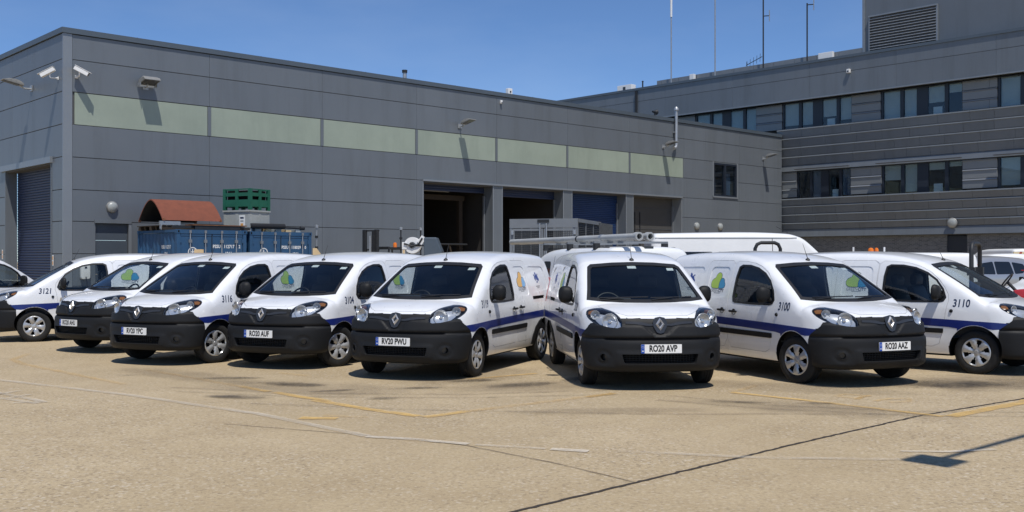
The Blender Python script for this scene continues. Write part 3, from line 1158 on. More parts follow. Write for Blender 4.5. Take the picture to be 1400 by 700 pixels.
# window at the far end
wf = MB()
for x0, x1 in ((36.19, 36.29), (37.22, 37.40), (38.35, 38.45)):
    wf.box(x0, x1, -0.02, 0.16, 5.31, 7.20, M['frame'])
for z0, z1 in ((5.31, 5.40), (7.11, 7.20)):
    wf.box(36.29, 37.22, -0.018, 0.158, z0, z1, M['frame'])
    wf.box(37.40, 38.35, -0.018, 0.158, z0, z1, M['frame'])
wf.box(36.1, 38.55, -0.05, 0.03, 5.22, 5.305, M['flash'])
wf.box(36.08, 36.186, -0.03, 0.03, 5.305, 7.28, M['flash'])
wf.box(38.454, 38.56, -0.03, 0.03, 5.305, 7.28, M['flash'])
wo = wf.obj("window", WH)
for x0, x1 in ((36.29, 37.22), (37.40, 38.35)):
    MB().box(x0, x1, 0.07, 0.08, 5.40, 7.11, M['pane']).obj("pane", wo)
MB().box(36.15, 38.5, 0.9, 0.95, 5.2, 7.3, M['inside']).box(36.5, 36.9, 0.4, 0.44, 5.5, 6.4, M['blinddk']).box(37.7, 38.3, 0.35, 0.4, 5.45, 6.7, M['blinddk']).obj("room_wall", wo)
# big shutter in the end wall
shutter(1.14, 5.92, 0, 4.94, 0.42, M['shutterdk'], WH, axis='X')
for a, b in ((5.925, 5.99), (1.07, 1.135)):
    MB().box(-0.02, 0.40, a, b, 0, 4.95, M['clad']).obj("door_reveal", WH)
MB().box(-0.09, 0.03, 1.0, 6.4, 4.95, 5.16, M['flash']).obj("door_lintel", WH)
MB().box(0.02, 0.42, 1.14, 5.92, 4.90, 4.945, M['joint']).obj("door_soffit", WH)

def wall_thing(name, label, cat, loc, rz, group=None):
    return thing(name, label, cat, loc, rz, group)

# floodlights: +x points out of the wall
def floodlight(label, s_or_t, z, wall, style, arm=0.35):
    if wall == 'front':
        loc, rz = at(s_or_t, 0.012, z), TH - R(90)
    else:
        loc, rz = CORNER - NX * s_or_t - AX * 0.012 + Vector((0, 0, z)), TH + R(180)
    t = thing("floodlight", label, "floodlight", loc, rz, "floodlights on the warehouse walls")
    b = MB()
    b.box(0, 0.03, -0.10, 0.10, -0.10, 0.10, M['galv'])
    b.tube([(0.02, 0, -0.02), (arm * 0.6, 0, -0.03), (arm, 0, 0.06)], 0.03, M['galv'])
    b.obj("bracket", t, smooth=40)
    tilt = R(-12)
    if style == 'box':
        h = MB()
        h.prism([(0, 0.02), (0.10, 0.17), (0.46, 0.13), (0.56, 0.03), (0.56, 0.0), (0, 0.0)], -0.29, 0.29, M['lampbody'], 'Y')
        for k in range(6):
            h.box(0.12 + 0.05 * k, 0.135 + 0.05 * k, -0.26, 0.26, 0.12, 0.185, M['lampbody'])
        o = h.obj("lamp_head", t, (arm - 0.12, 0, 0.05), (0, tilt, 0), bevel=0.008)
        MB().box(0.03, 0.53, -0.26, 0.26, -0.012, -0.001, M['lampglass']).obj("lamp_front", o)
        y = MB()
        for sg in (-1, 1):
            y.box(-0.10, 0.18, sg * 0.30 - 0.006, sg * 0.30 + 0.006, -0.05, 0.06, M['galv'])
        y.box(-0.11, -0.10, -0.306, 0.306, -0.05, 0.04, M['galv'])
        y.obj("yoke", t, (arm - 0.06, 0, 0.03))
    else:
        h = MB()
        pr = [(-0.10, 0.0), (-0.10, 0.06), (0.02, 0.13), (0.20, 0.15), (0.42, 0.11), (0.62, 0.02), (0.62, 0.0)]
        h.prism(pr, -0.17, 0.17, M['lampbody'], 'Y')
        o = h.obj("lamp_head", t, (arm, 0, 0.06), (0, tilt, 0), bevel=0.02, smooth=50)
        MB().box(0.04, 0.58, -0.14, 0.14, -0.015, -0.001, M['lampglass']).obj("lamp_front", o)
    return t
floodlight("square grey floodlight on the warehouse front nearest its corner", 2.80, 7.72, 'front', 'box', 0.20)
floodlight("grey floodlight above the first open loading bay", 17.2, 7.62, 'front', 'long')
floodlight("grey floodlight beside the steel flue pipe", 31.6, 7.78, 'front', 'long')
floodlight("grey floodlight right of the warehouse window by the inner corner", 41.2, 7.78, 'front', 'long')
floodlight("long grey floodlight on the shaded end wall of the warehouse", 3.05, 7.72, 'left', 'long', 0.4)

def camera_unit(label, loc, rz, yaw):
    t = thing("security_camera", label, "security camera", loc, rz, "security cameras on the warehouse corner")
    b = MB()
    b.box(0, 0.03, -0.06, 0.06, -0.06, 0.06, M['camwhite'])
    b.tube([(0.02, 0, 0), (0.30, 0, -0.01), (0.34, 0, 0.02), (0.34, 0, 0.16)], 0.028, M['camwhite'])
    b.obj("bracket", t, smooth=40)
    h = MB()
    h.box(-0.20, 0.42, -0.10, 0.10, -0.09, 0.08, M['camwhite'])
    h.box(-0.22, 0.50, -0.115, 0.115, 0.085, 0.105, M['camwhite'])
    o = h.obj("camera_body", t, (0.34, 0, 0.26), (0, R(28), yaw), bevel=0.015)
    MB().lathe([(0.0, 0.003), (0.075, 0.002), (0.08, 0.0)], M['gloss'], n=16, axis='X', mx=Matrix.Translation((0.421, 0, -0.005))).obj("lens", o)
    t.scale = (0.8, 0.8, 0.8)
    return t
camera_unit("white security camera on the warehouse front beside the corner", at(0.42, 0.012, 7.78), TH - R(90), R(55))
camera_unit("white security camera on the shaded end wall beside the corner", CORNER - NX * 0.42 - AX * 0.012 + Vector((0, 0, 7.74)), TH + R(180), R(-40))

def bulkhead(label, loc, rz, r=0.2):
    t = thing("bulkhead_light", label, "wall light", loc, rz, "round wall lights")
    MB().lathe([(0.0, 0.0), (r * 1.05, 0.0), (r * 1.08, 0.05), (r * 0.98, 0.09), (r * 0.86, 0.095)], M['lampbody'], n=24, axis='X').obj("lamp_base", t, smooth=40)
    MB().lathe([(r * 0.90, 0.09), (r * 0.75, 0.125), (r * 0.4, 0.15), (0.0, 0.158)], M['opal'], n=24, axis='X').obj("diffuser", t, smooth=50)
    return t
bulkhead("round white wall light above the small shuttered doorway", at(1.62, 0.0, 3.46), TH - R(90), 0.185)
bulkhead("oval white wall light nearest the last loading bay, left of its pair", at(34.57, 0.0, 3.54), TH - R(90), 0.20)
bulkhead("oval white wall light below the warehouse window, right of its pair", at(36.79, 0.0, 3.55), TH - R(90), 0.20)

t = thing("flue_pipe", "shiny steel flue pipe rising past the warehouse eaves", "flue pipe", at(32.56, 0.16, 0), TH)
MB().tube([(-0.25, -0.05, 7.72), (-0.05, 0, 7.80), (0, 0, 7.95), (0, 0, 9.85)], 0.085, M['galv'], n=12).obj("pipe", t, smooth=50)
MB().lathe([(0.09, 9.80), (0.13, 9.82), (0.13, 9.92), (0.05, 10.02), (0.0, 10.03)], M['galv'], n=14, axis='Z').obj("cowl", t, smooth=40)
MB().box(-0.12, 0.12, -0.02, 0.15, 8.6, 8.66, M['galv']).obj("clip", t)
t = thing("roof_flue", "short grey flue with a dark cap on the warehouse roof", "flue", at(14.49, -0.45, 9.22), TH)
MB().tube([(0, 0, 0), (0, 0, 0.52)], 0.085, M['galv'], n=12).obj("pipe", t, smooth=50)
MB().lathe([(0.11, 0.5), (0.12, 0.62), (0.0, 0.63)], M['steeldk'], n=12, axis='Z').obj("cap", t)
t = thing("roof_box", "small white box on the warehouse roof edge", "box", at(20.36, -0.15, 9.39), TH)
MB().box(-0.13, 0.13, -0.1, 0.1, 0, 0.28, M['camwhite']).obj("housing", t, bevel=0.02)
MB().box(-0.04, 0.04, -0.115, -0.1, 0.08, 0.16, M['gloss']).obj("lens", t)
t = thing("sensor", "tiny white sensor under the warehouse eaves", "sensor", at(19.67, 0.01, 8.95), TH)
MB().box(-0.05, 0.05, -0.1, 0, -0.08, 0.08, M['camwhite']).obj("housing", t, bevel=0.02)
MB().box(-0.03, 0.03, -0.115, -0.1, -0.07, -0.02, M['gloss']).obj("lens", t)
t = thing("charging_point", "white electric charging box with a cable on the warehouse wall", "charging point", at(0.68, 0.012, 1.0), TH)
MB().prism(roundpoly([(-0.15, 0), (0.15, 0), (0.15, 0.52), (-0.15, 0.52)], 0.08), -0.16, 0, M['camwhite'], 'Y').obj("housing", t, bevel=0.02, smooth=40)
MB().tube([(0.0, -0.17, 0.08), (0.02, -0.22, -0.25), (0.0, -0.15, -0.6), (-0.08, -0.12, -0.3)], 0.018, M['seal']).obj("cable", t, smooth=40)
MB().box(-0.04, 0.04, -0.168, -0.16, 0.36, 0.42, M['gloss']).obj("screen", t)
for tt, zz, lab in ((0.92, 1.63, "narrow white and orange notice on the shaded wall beside the big shutter"), (6.27, 1.85, "yellow notice on the far side of the big shutter")):
    q = thing("wall_notice", lab, "sign", CORNER - NX * tt - AX * 0.012 + Vector((0, 0, zz - 0.18)), TH + R(180))
    MB().box(0, 0.008, -0.06, 0.06, 0, 0.36, M['white']).obj("board", q)
    MB().box(0.009, 0.011, -0.04, 0.04, 0.03, 0.15, M['signorange']).box(0.009, 0.011, -0.04, 0.04, 0.2, 0.32, M['signorange']).obj("print", q)

# ------------------------------------------------------------------ office block behind
OB = thing("office_block", "three storey grey office block with ribbed cladding and rows of dark windows", "building", CORNER, TH)
XF = 43.28
Y0, Y1 = -24.0, 20.0       # local y: towards the camera is negative
WINS1 = [(-13.3, -8.6), (-6.9, -2.1), (-0.21, 4.48), (6.3, 11.01), (12.86, 17.55)]
WINS2 = [(0.82, 4.43), (6.35, 11.01), (12.86, 17.55)]
mb = MB()
mb.box(XF + 0.80, XF + 1.0, Y0, Y1, 0, 13.4, M['joint'])
mb.obj("wall", OB)
MB().box(XF + 0.2, XF + 16, Y0, Y1, 13.30, 13.5, M['coping']).obj("roof", OB)
MB().box(XF - 0.25, XF + 0.2, Y0, Y1, 13.50, 13.66, M['coping']).obj("roof_coping", OB)
k = 0
yy = Y0
FP = {}
while yy < Y1 - 0.1:
    for z0, z1 in ((11.44, 12.70), (12.72, 13.50)):
        key = (z0,)
        if key not in FP:
            FP[key] = MB().box(0, 0.06, 0.004, 5.496, z0, z1, M['clad']).mesh("fascia_panel", bevel=0.005)
        link("fascia_panel", FP[key], OB, (XF - 0.18, yy, 0))
    yy += 5.5
MB().box(XF - 0.11, XF + 0.60, Y0, Y1, 11.43, 11.50, M['clad']).obj("soffit", OB)
MB().box(XF - 0.24, XF - 0.12, Y0, Y1, 11.36, 11.43, M['flash']).obj("fascia_edge", OB)
XW = XF + 0.30
def boards(z0, z1, xa, xb_, spans, seg=1.62, seed=0, face='clad'):
    rr = random.Random(seed)
    for a, b in spans:
        p = a
        while p < b - 0.05:
            L = min(b - p, seg * rr.uniform(0.7, 1.3))
            if b - p - L < 0.4:
                L = b - p
            h = z1 - z0
            v0, v1 = p + 0.006, p + L - 0.006
            prof = [(xa, z0 + 0.004), (xb_ - 0.002, z1 - 0.125), (xb_ - 0.045, z1 - 0.095), (xb_ - 0.042, z1 - 0.085), (xb_ - 0.005, z1 - 0.02), (xa + 0.09, z0 + 0.004)]
            m = MB()
            n = len(prof)
            vv = [(x, y, z) for y in (-v0, -v1) for x, z in prof]
            ff = [tuple(range(n)), tuple(range(2 * n - 1, n - 1, -1))] + [(q, n + q, n + (q + 1) % n, (q + 1) % n) for q in range(n)]
            m.add(vv, ff, M[face])
            m.mi(M['cladlip' if face == 'clad' else 'flash'])
            for q in (2, 3, 4):
                m.m[len(m.m) - n + q - 0] = 1 if q in (2, 3) else 0
            m.obj("cladding_board", OB)
            p += L
def gaps(wins, a, b):
    out, p = [], a
    for x0, x1 in wins:
        if x0 > p:
            out.append((p, x0))
        p = x1
    if p < b:
        out.append((p, b))
    return out
full = [(-0.35, 21.0)]
for i, (z0, z1) in enumerate(((9.75, 10.3), (10.3, 10.83), (10.83, 11.36))):
    boards(z0, z1, XW + 0.05, XW + 0.05, gaps(WINS1, -20, 21), seed=i, face='pier')
for i, (z0, z1, x0, x1) in enumerate(((9.15, 9.70, XF + 0.06, XF - 0.01), (8.58, 9.15, XF + 0.13, XF + 0.06), (8.02, 8.58, XF + 0.20, XF + 0.13), (7.46, 8.02, XF + 0.27, XF + 0.20))):
    boards(z0, z1, x0, x1, full, seed=10 + i)
for i, (z0, z1) in enumerate(((5.50, 6.03), (6.03, 6.56), (6.56, 7.09))):
    boards(z0, z1, XW + 0.05, XW + 0.05, gaps(WINS2, -0.2, 21), seed=20 + i, face='pier')
for i, (z0, z1, x0, x1) in enumerate(((4.98, 5.42, XF + 0.10, XF + 0.03), (4.46, 4.98, XF + 0.17, XF + 0.10), (3.95, 4.46, XF + 0.24, XF + 0.17), (3.52, 3.95, XF + 0.30, XF + 0.24))):
    boards(z0, z1, x0, x1, full, seed=30 + i)
# sloping lower aprons that catch the light
for z0, z1, x0, x1 in ((7.10, 7.45, XF + 0.20, XF + 0.30), (3.06, 3.50, XF + 0.24, XF + 0.32)):
    v = [(x0, -21, z0), (x0, 0.35, z0), (x1, 0.35, z1), (x1, -21, z1), (x1 + 0.25, -21, z0), (x1 + 0.25, 0.35, z0)]
    MB().add(v, [(0, 3, 2, 1), (0, 1, 5, 4), (0, 4, 3), (1, 2, 5)], M['clad']).obj("apron_panel", OB)
for a, b in ((0.9, 4.5), (6.2, 11.1), (12.8, 17.6)):
    MB().box(XF - 0.10, XF + 0.10, -b, -a, 7.16, 7.20, M['joint']).obj("window_shade", OB)
MB().box(XF + 0.30, XF + 0.82, -21, 0.3, 3.03, 3.06, M['joint']).obj("soffit", OB)
MB().box(XF + 0.56, XF + 0.80, -10.05, 0.0, 0, 3.03, M['brick']).obj("brick_wall", OB)
MB().box(XF + 0.56, XF + 0.80, -21.0, -11.17, 0, 3.03, M['brick']).obj("brick_wall", OB)
dr = MB()
dr.box(XF + 0.66, XF + 0.72, -11.165, -10.055, 0, 2.95, M['frame']).obj("door", OB)
do = [o for o in OB.children if o.name.startswith("door")][0]
MB().box(XF + 0.655, XF + 0.659, -10.85, -10.35, 0.9, 2.1, M['tint']).obj("pane", do)
def office_window(d0, d1, z0, z1, blinds, narrow=False):
    w = d1 - d0
    sc = w / 4.7
    m = MB()
    X0, X1 = XW + 0.10, XW + 0.28
    cols = [(0, .12, 'm'), (.12, 1.15, 'p'), (1.15, 1.35, 'm'), (1.35, 2.10, 'p'), (2.10, 2.75, 'd'), (2.75, 3.70, 'p'), (3.70, 3.90, 'm'), (3.90, 4.66, 'p'), (4.66, 4.70, 'm')]
    m.box(X0 + 0.002, X1, -d1, -d0, z0, z0 + 0.09, M['frame'])
    m.box(X0 + 0.002, X1, -d1, -d0, z1 - 0.05, z1, M['frame'])
    for a, b, k in cols:
        if k != 'p':
            m.box(X0 if k == 'm' else X0 + 0.03, X1 + 0.01, -(d0 + b * sc), -(d0 + a * sc), z0 + (0 if k == 'm' else 0.088), z1 - (0 if k == 'm' else 0.048), M['frame'])
    f = m.obj("window", OB)
    i = 0
    for a, b, k in cols:
        if k == 'p':
            ya, yb = -(d0 + b * sc), -(d0 + a * sc)
            MB().box(X0 + 0.06, X0 + 0.068, ya, yb, z0 + 0.088, z1 - 0.048, M['pane']).obj("pane", f)
            bl = blinds[i % len(blinds)]
            i += 1
            if bl[0] > 0:
                zb = z1 - (z1 - z0) * bl[0]
                MB().box(X0 + 0.13, X0 + 0.14, ya + 0.02, yb - 0.02, zb, z1 - 0.05, M[bl[1]]).obj("blind", f)
    bb = MB()
    bb.box(XW + 0.38, XW + 0.44, -d1, -d0, z0, z1, M['dark'])
    bb.box(X0 + 0.16, X0 + 0.20, -(d0 + 3.5 * sc), -(d0 + 3.0 * sc), z0 + 0.1, z0 + 0.55, M['paper'])
    bb.obj("room_back", f)
LB = ('blind',)
office_window(*WINS1[0], 9.62, 11.36, [(0.85, 'blind'), (0.8, 'blind'), (0.9, 'blind'), (0.85, 'blind')])
office_window(*WINS1[1], 9.62, 11.36, [(0.9, 'blind'), (0.95, 'blind'), (0.9, 'blind'), (0.95, 'blind')])
office_window(*WINS1[2], 9.60, 11.36, [(0.80, 'blind'), (0.82, 'blind'), (0.62, 'blind'), (0.78, 'blind')])
office_window(*WINS1[3], 9.60, 11.36, [(0.92, 'blind'), (0.95, 'blind'), (0.55, 'blind'), (0.30, 'blind')])
office_window(*WINS1[4], 9.60, 11.36, [(0.90, 'blind'), (0.5, 'blind'), (0.8, 'blind'), (0.8, 'blind')])
office_window(*WINS2[0], 5.33, 7.09, [(0.0, 'blind'), (0.95, 'blinddk'), (0.0, 'blind'), (0.9, 'blinddk')])
office_window(*WINS2[1], 5.33, 7.09, [(0.5, 'blind'), (0.90, 'blind'), (0.25, 'blind'), (0.18, 'blind')])
office_window(*WINS2[2], 5.33, 7.09, [(0.85, 'blind'), (0.9, 'blinddk'), (0.6, 'blind'), (0.6, 'blind')])
MB().box(XF - 0.30, XF - 0.185, 11.45, 11.60, 11.0, 13.45, M['steeldk']).obj("downpipe", OB)
bulkhead("round wall light on the office block above its ground floor door", CORNER + AX * (XF + 0.20) + NX * 10.53 + Vector((0, 0, 3.66)), TH + R(180), 0.26)
q = thing("roof_sensor", "tiny white box on the office block's top band", "sensor", CORNER + AX * (XF - 0.18) + NX * 4.62 + Vector((0, 0, 12.68)), TH + R(180))
MB().box(0, 0.16, -0.1, 0.1, -0.1, 0.12, M['camwhite']).obj("housing", q, bevel=0.02)
MB().box(0.16, 0.172, -0.05, 0.05, -0.06, 0.03, M['gloss']).obj("lens", q)
# set-back roof storey with its louvre
tw = MB()
tw.box(XF + 0.75, XF + 14, -24, -4.99, 13.5, 21, M['clad'])
tw.obj("plant_room", OB)
pt = [o for o in OB.children if o.name.startswith("plant_room")][0]
lv = MB()
lv.box(XF + 0.70, XF + 0.74, -9.45, -5.45, 13.70, 15.86, M['joint'])
lv.box(XF + 0.58, XF + 0.74, -9.50, -5.40, 15.82, 15.90, M['flash'])
lv.box(XF + 0.62, XF + 0.74, -9.50, -9.42, 13.70, 15.82, M['flash'])
lv.box(XF + 0.62, XF + 0.74, -5.48, -5.40, 13.70, 15.82, M['flash'])
lv.obj("louvre_frame", pt)
sl = MB().add([(0.0, -9.42, 0.0), (0.0, -5.48, 0.0), (0.095, -5.48, 0.075), (0.095, -9.42, 0.075), (0.0, -9.42, -0.012), (0.0, -5.48, -0.012), (0.10, -5.48, 0.063), (0.10, -9.42, 0.063)],
              [(0, 3, 2, 1), (4, 5, 6, 7), (0, 1, 5, 4), (2, 3, 7, 6), (0, 4, 7, 3), (1, 2, 6, 5)], M['galv']).mesh("louvre_slat")
for i in range(13):
    link("louvre_slat", sl, pt, (XF + 0.60, 0, 13.76 + 0.160 * i))
MB().box(XF + 0.70, XF + 0.752, -5.12, -4.97, 13.5, 21, M['flash']).obj("corner_flashing", pt)
up = MB()
yy = -4.95
while yy < 10.4:
    b = min(10.46, yy + 1.5)
    MB().box(XF + 0.72, XF + 0.80, yy + 0.01, b - 0.01, 13.5, 14.14, M['alu']).obj("plant_screen", OB)
    yy = b
for i, y in enumerate((-3.6, -2.4, -1.2, 0.1)):
    q = thing("rooflight", ("domed rooflight nearest the plant room, next to the wide vent box", "second domed rooflight from the plant room in the row", "third domed rooflight from the plant room in the row", "domed rooflight farthest from the plant room in the row")[i], "rooflight", CORNER + AX * (XF + 2.0) - NX * y + Vector((0, 0, 13.5)), TH, "row of domed rooflights")
    MB().box(-0.5, 0.5, -0.45, 0.45, 0, 0.62, M['flash']).obj("kerb", q)
    MB().lathe([(0.55, 0.60), (0.50, 0.74), (0.3, 0.86), (0.0, 0.90)], M['camwhite'], n=16, axis='Z').obj("dome", q, smooth=50)
for d, w, lab in ((-7.25, 0.35, "narrow white vent box in front of the roof plant screen"), (2.71, 0.95, "wide white vent box in front of the roof plant screen")):
    q = thing("vent_box", lab, "vent", CORNER + AX * (XF + 0.55) + NX * d + Vector((0, 0, 13.5)), TH)
    MB().box(-0.12, 0.12, -w / 2, w / 2, 0, 0.66, M['camwhite']).obj("housing", q, bevel=0.02)
    MB().box(-0.125, -0.12, -w / 2 + 0.08, w / 2 - 0.08, 0.1, 0.14, M['galv']).obj("grille", q)
q = thing("roof_box", "white box on the far end of the office block's roof edge", "box", CORNER + AX * (XF + 0.2) + NX * -12.79 + Vector((0, 0, 13.5)), TH)
MB().box(-0.25, 0.25, -0.65, 0.65, 0.0, 0.55, M['camwhite']).obj("housing", q, bevel=0.02)
MB().box(-0.26, -0.25, -0.12, 0.12, 0.2, 0.42, M['gloss']).obj("lens", q)
q = thing("roof_post", "short dark post on the office block's roof edge", "post", CORNER + AX * (XF + 0.2) + NX * -11.3 + Vector((0, 0, 13.5)), TH)
MB().tube([(0, 0, 0), (0, 0, 0.62)], 0.05, M['steeldk']).obj("shaft", q)
MB().lathe([(0.07, 0.62), (0.07, 0.68), (0, 0.70)], M['steeldk'], n=10, axis='Z').obj("cap", q)
for d, lab, jt, arm in ((-8.98, "tall aerial mast farthest from the plant room, thick white tip", 18.3, None), (-5.34, "tall aerial mast with a white tip, second from the far end", 18.9, None),
                        (-1.64, "tall dark aerial mast with a short side arm", 21.0, 17.1), (1.48, "dark aerial mast nearest the plant room with a small arm at its top", 17.35, 17.25)):
    q = thing("aerial_mast", lab, "aerial", CORNER + AX * (XF + 0.45) + NX * d + Vector((0, 0, 13.4)), TH, "aerial masts on the office roof")
    MB().tube([(0, 0, 0), (0, 0, jt - 13.4)], 0.045, M['galv'] if jt < 21 and not arm else M['steeldk'], n=8).obj("mast", q)
    if arm is None:
        MB().tube([(0, 0, jt - 13.4), (0, 0, 7.2)], 0.075, M['camwhite'], n=8).obj("tip", q)
    else:
        MB().tube([(0, 0, arm - 13.4), (0, -0.45, arm - 13.45)], 0.03, M['steeldk'], n=6).tube([(0, -0.45, arm - 13.8), (0, -0.45, arm - 13.1)], 0.03, M['galv'], n=6).obj("side_arm", q)
    MB().box(-0.09, 0.09, -0.09, 0.09, 0, 0.12, M['galv']).obj("base_plate", q)
q = thing("yagi_aerial", "small tilted comb aerial above the plant screen", "aerial", CORNER + AX * (XF + 0.9) + NX * -3.17 + Vector((0, 0, 13.5)), TH)
m = MB()
m.tube([(0, 0, 0), (0, 0, 0.95)], 0.03, M['steeldk'], n=6)
m.obj("pole", q)
m = MB()
m.tube([(0, 0.05, 0.75), (0, -1.15, 1.15)], 0.022, M['steeldk'], n=6)
for k in range(5):
    y = 0.0 - 0.25 * k
    z = 0.767 - (y - 0.0) * 0.333
    m.tube([(-0.02, y, z - 0.26), (0.02, y, z + 0.26)], 0.014, M['steeldk'], n=5)
m.obj("boom", q)
q = thing("warning_horn", "small dark horn above the eaves beside the flue pipe", "horn", at(34.6, -3.0, 9.22), TH)
MB().tube([(0, 0, 0), (0, 0, 1.0)], 0.05, M['steeldk']).obj("post", q)
MB().lathe([(0.05, -0.2), (0.08, 0.0), (0.16, 0.15)], M['steeldk'], n=12, axis='X', mx=Matrix.Translation((0, 0, 1.05))).obj("horn_bell", q)

# ------------------------------------------------------------------ wheels
def wheel_meshes(r=0.317, w=0.195, rim=0.205, spokes=6):
    """tyre with tread, and a hub cap with broad spokes; axle along Y, outer face at +Y"""
    h = w / 2
    mb = MB()
    prof = [(rim - 0.03, -h * 0.8), (rim, -h * 0.86), (rim + 0.03, -h), (r - 0.035, -h * 0.99), (r - 0.008, -h * 0.84)]
    for c in (-0.55, -0.18, 0.18, 0.55):
        prof += [(r, h * (c - 0.13)), (r, h * (c + 0.13)), (r - 0.007, h * (c + 0.15)), (r - 0.007, h * (c + 0.21))]
    prof = prof[:-2]
    prof += [(r - 0.008, h * 0.84), (r - 0.035, h * 0.99), (rim + 0.03, h), (rim + 0.012, h * 0.92), (rim, h * 0.86), (rim - 0.02, h * 0.5)]
    mb.lathe(prof, M['rubber'], n=44)
    mb.lathe([(rim - 0.012, h * 0.52), (rim - 0.05, h * 0.25), (0.0, h * 0.2)], M['dark'], n=28)
    tyre = mb.mesh("tyre", smooth=40)
    cap = MB()
    na, seg = spokes * 10, 10
    rad = [0.0, 0.03, 0.052, 0.075, 0.115, 0.150, 0.180, 0.192, rim]
    hgt = [0.80, 0.80, 0.76, 0.86, 0.93, 0.95, 0.93, 0.97, 0.90]
    v = []
    for q, hh in zip(rad, hgt):
        for k in range(na):
            ph = 2 * math.pi * k / na
            e = 0.0
            if 0.06 < q < 0.185:
                e = 0.010 * math.cos(spokes * ph)
            v.append((q * math.cos(ph), h * hh + e, q * math.sin(ph)))
    f = []
    for i in range(len(rad) - 1):
        for k in range(na):
            u = (k % seg)
            if 3 <= i <= 5:
                gap = {3: (4, 5), 4: (3, 4, 5, 6), 5: (3, 4, 5, 6)}[i]
                if u in gap:
                    continue
            j = (k + 1) % na
            f.append((i * na + k, i * na + j, (i + 1) * na + j, (i + 1) * na + k))
    cap.add(v, f, M['hub'])
    bm_me = new_mesh("hub_cap", cap.v, cap.f, cap.mats, cap.m)
    bm = bmesh.new()
    bm.from_mesh(bm_me)
    bmesh.ops.remove_doubles(bm, verts=bm.verts, dist=0.0004)
    bmesh.ops.recalc_face_normals(bm, faces=bm.faces)
    r2 = bmesh.ops.solidify(bm, geom=bm.faces[:], thickness=0.006)
    bmesh.ops.recalc_face_normals(bm, faces=bm.faces)
    bm.to_mesh(bm_me)
    bm.free()
    finish(bm_me, 30)
    return tyre, bm_me

TYRE, CAP = wheel_meshes()
HUBBADGE = MB().lathe([(0.0, 0.084), (0.026, 0.083), (0.030, 0.076)], M['chrome'], n=16).mesh("hub_badge", smooth=40)

def add_wheel(parent, x, y, r=0.317, steer=0.0, spin=0.0, scale=1.0):
    sg = 1 if y > 0 else -1
    w = link("wheel", TYRE, parent, (x, y, r * scale if scale != 1.0 else r), (0, spin, (0 if sg > 0 else math.pi) + steer))
    if scale != 1.0:
        w.scale = (scale, scale, scale)
    link("hub_cap", CAP, w)
    link("badge", HUBBADGE, w)
    return w

# ------------------------------------------------------------------ the small electric van, built once
B0 = 0.875 + 1.3485            # middle of the wheelbase behind the front bumper
WB = 2.697
_T = curve([-0.3, 0.0, 0.06, 0.12, 0.25, 0.42, 0.60, 0.68, 0.90, 1.20, 1.50, 1.63, 1.80, 2.10, 2.50, 3.00, 3.60, 4.10, 4.40],
           [0.60, 0.83, 0.895, 0.935, 0.985, 1.035, 1.072, 1.09, 1.225, 1.400, 1.563, 1.628, 1.685, 1.745, 1.782, 1.792, 1.780, 1.752, 1.730], soft=0.035)
_W = curve([0.15, 0.3, 0.5, 0.72, 0.92, 1.05, 1.2, 1.4, 1.55, 1.68, 1.85],
           [0.80, 0.862, 0.898, 0.912, 0.908, 0.890, 0.862, 0.815, 0.772, 0.728, 0.66], soft=0.03)
_N0 = curve([0.1, 0.25, 0.32, 0.42, 0.52, 0.61, 0.655, 0.70, 0.80, 0.90, 1.0, 1.1, 1.3],
            [0.10, 0.035, 0.010, 0.0, 0.0, 0.006, 0.025, 0.036, 0.060, 0.100, 0.19, 0.33, 0.7])
_NP = curve([0.0, 0.2, 0.4, 0.55, 0.68, 0.78, 0.86, 0.92, 1.0], [0.0, 0.008, 0.035, 0.08, 0.155, 0.25, 0.38, 0.56, 0.95])
_Rr = curve([0.1, 0.5, 0.9, 1.1, 1.5, 1.8], [4.20, 4.27, 4.27, 4.25, 4.19, 4.12])
_Ta = curve([0.0, 1.0, 2.2, 4.3], [0.0, 0.0, 0.0, 0.012])

def van_F(x, y, z):
    b = B0 - x
    ay = np.abs(y)
    crown = np.where(b < 0.7, 0.045, np.where(b > 1.7, 0.055, 0.05 + 0.020 * np.clip((1.2 - np.abs(b - 1.15)) / 1.0, 0, 1)))
    top = (z - (_T(np.clip(b, -0.3, 4.4)) - crown * (ay / 0.75) ** 2.2)) * np.where((b > 0.66) & (b < 1.7), 0.86, 0.96)
    wheelflare = 0.012 * np.exp(-(((b - 0.875) / 0.45) ** 2 + ((z - 0.60) / 0.28) ** 2)) + 0.012 * np.exp(-(((b - 0.875 - WB) / 0.45) ** 2 + ((z - 0.60) / 0.28) ** 2))
    shoulder = -0.012 * np.exp(-((z - 0.60) / 0.14) ** 2) * np.clip((b - 1.0) / 0.3, 0, 1) * np.clip((3.3 - b) / 0.3, 0, 1)
    side = ay - (_W(np.clip(z, 0.15, 1.85)) + wheelflare + shoulder - _Ta(np.clip(b, 0, 4.3)))
    nose = (_N0(np.clip(z, 0.1, 1.3)) + _NP(np.clip(ay, 0, 1.0)) - b) * np.where(ay > 0.7, 0.75, 0.93)
    rear = b - _Rr(np.clip(z, 0.1, 1.8))
    bot = 0.235 - z
    F = smax(side, top, 0.10)
    F = smax(F, nose, 0.06)
    F = smax(F, rear, 0.14)
    return smax(F, bot, 0.06)

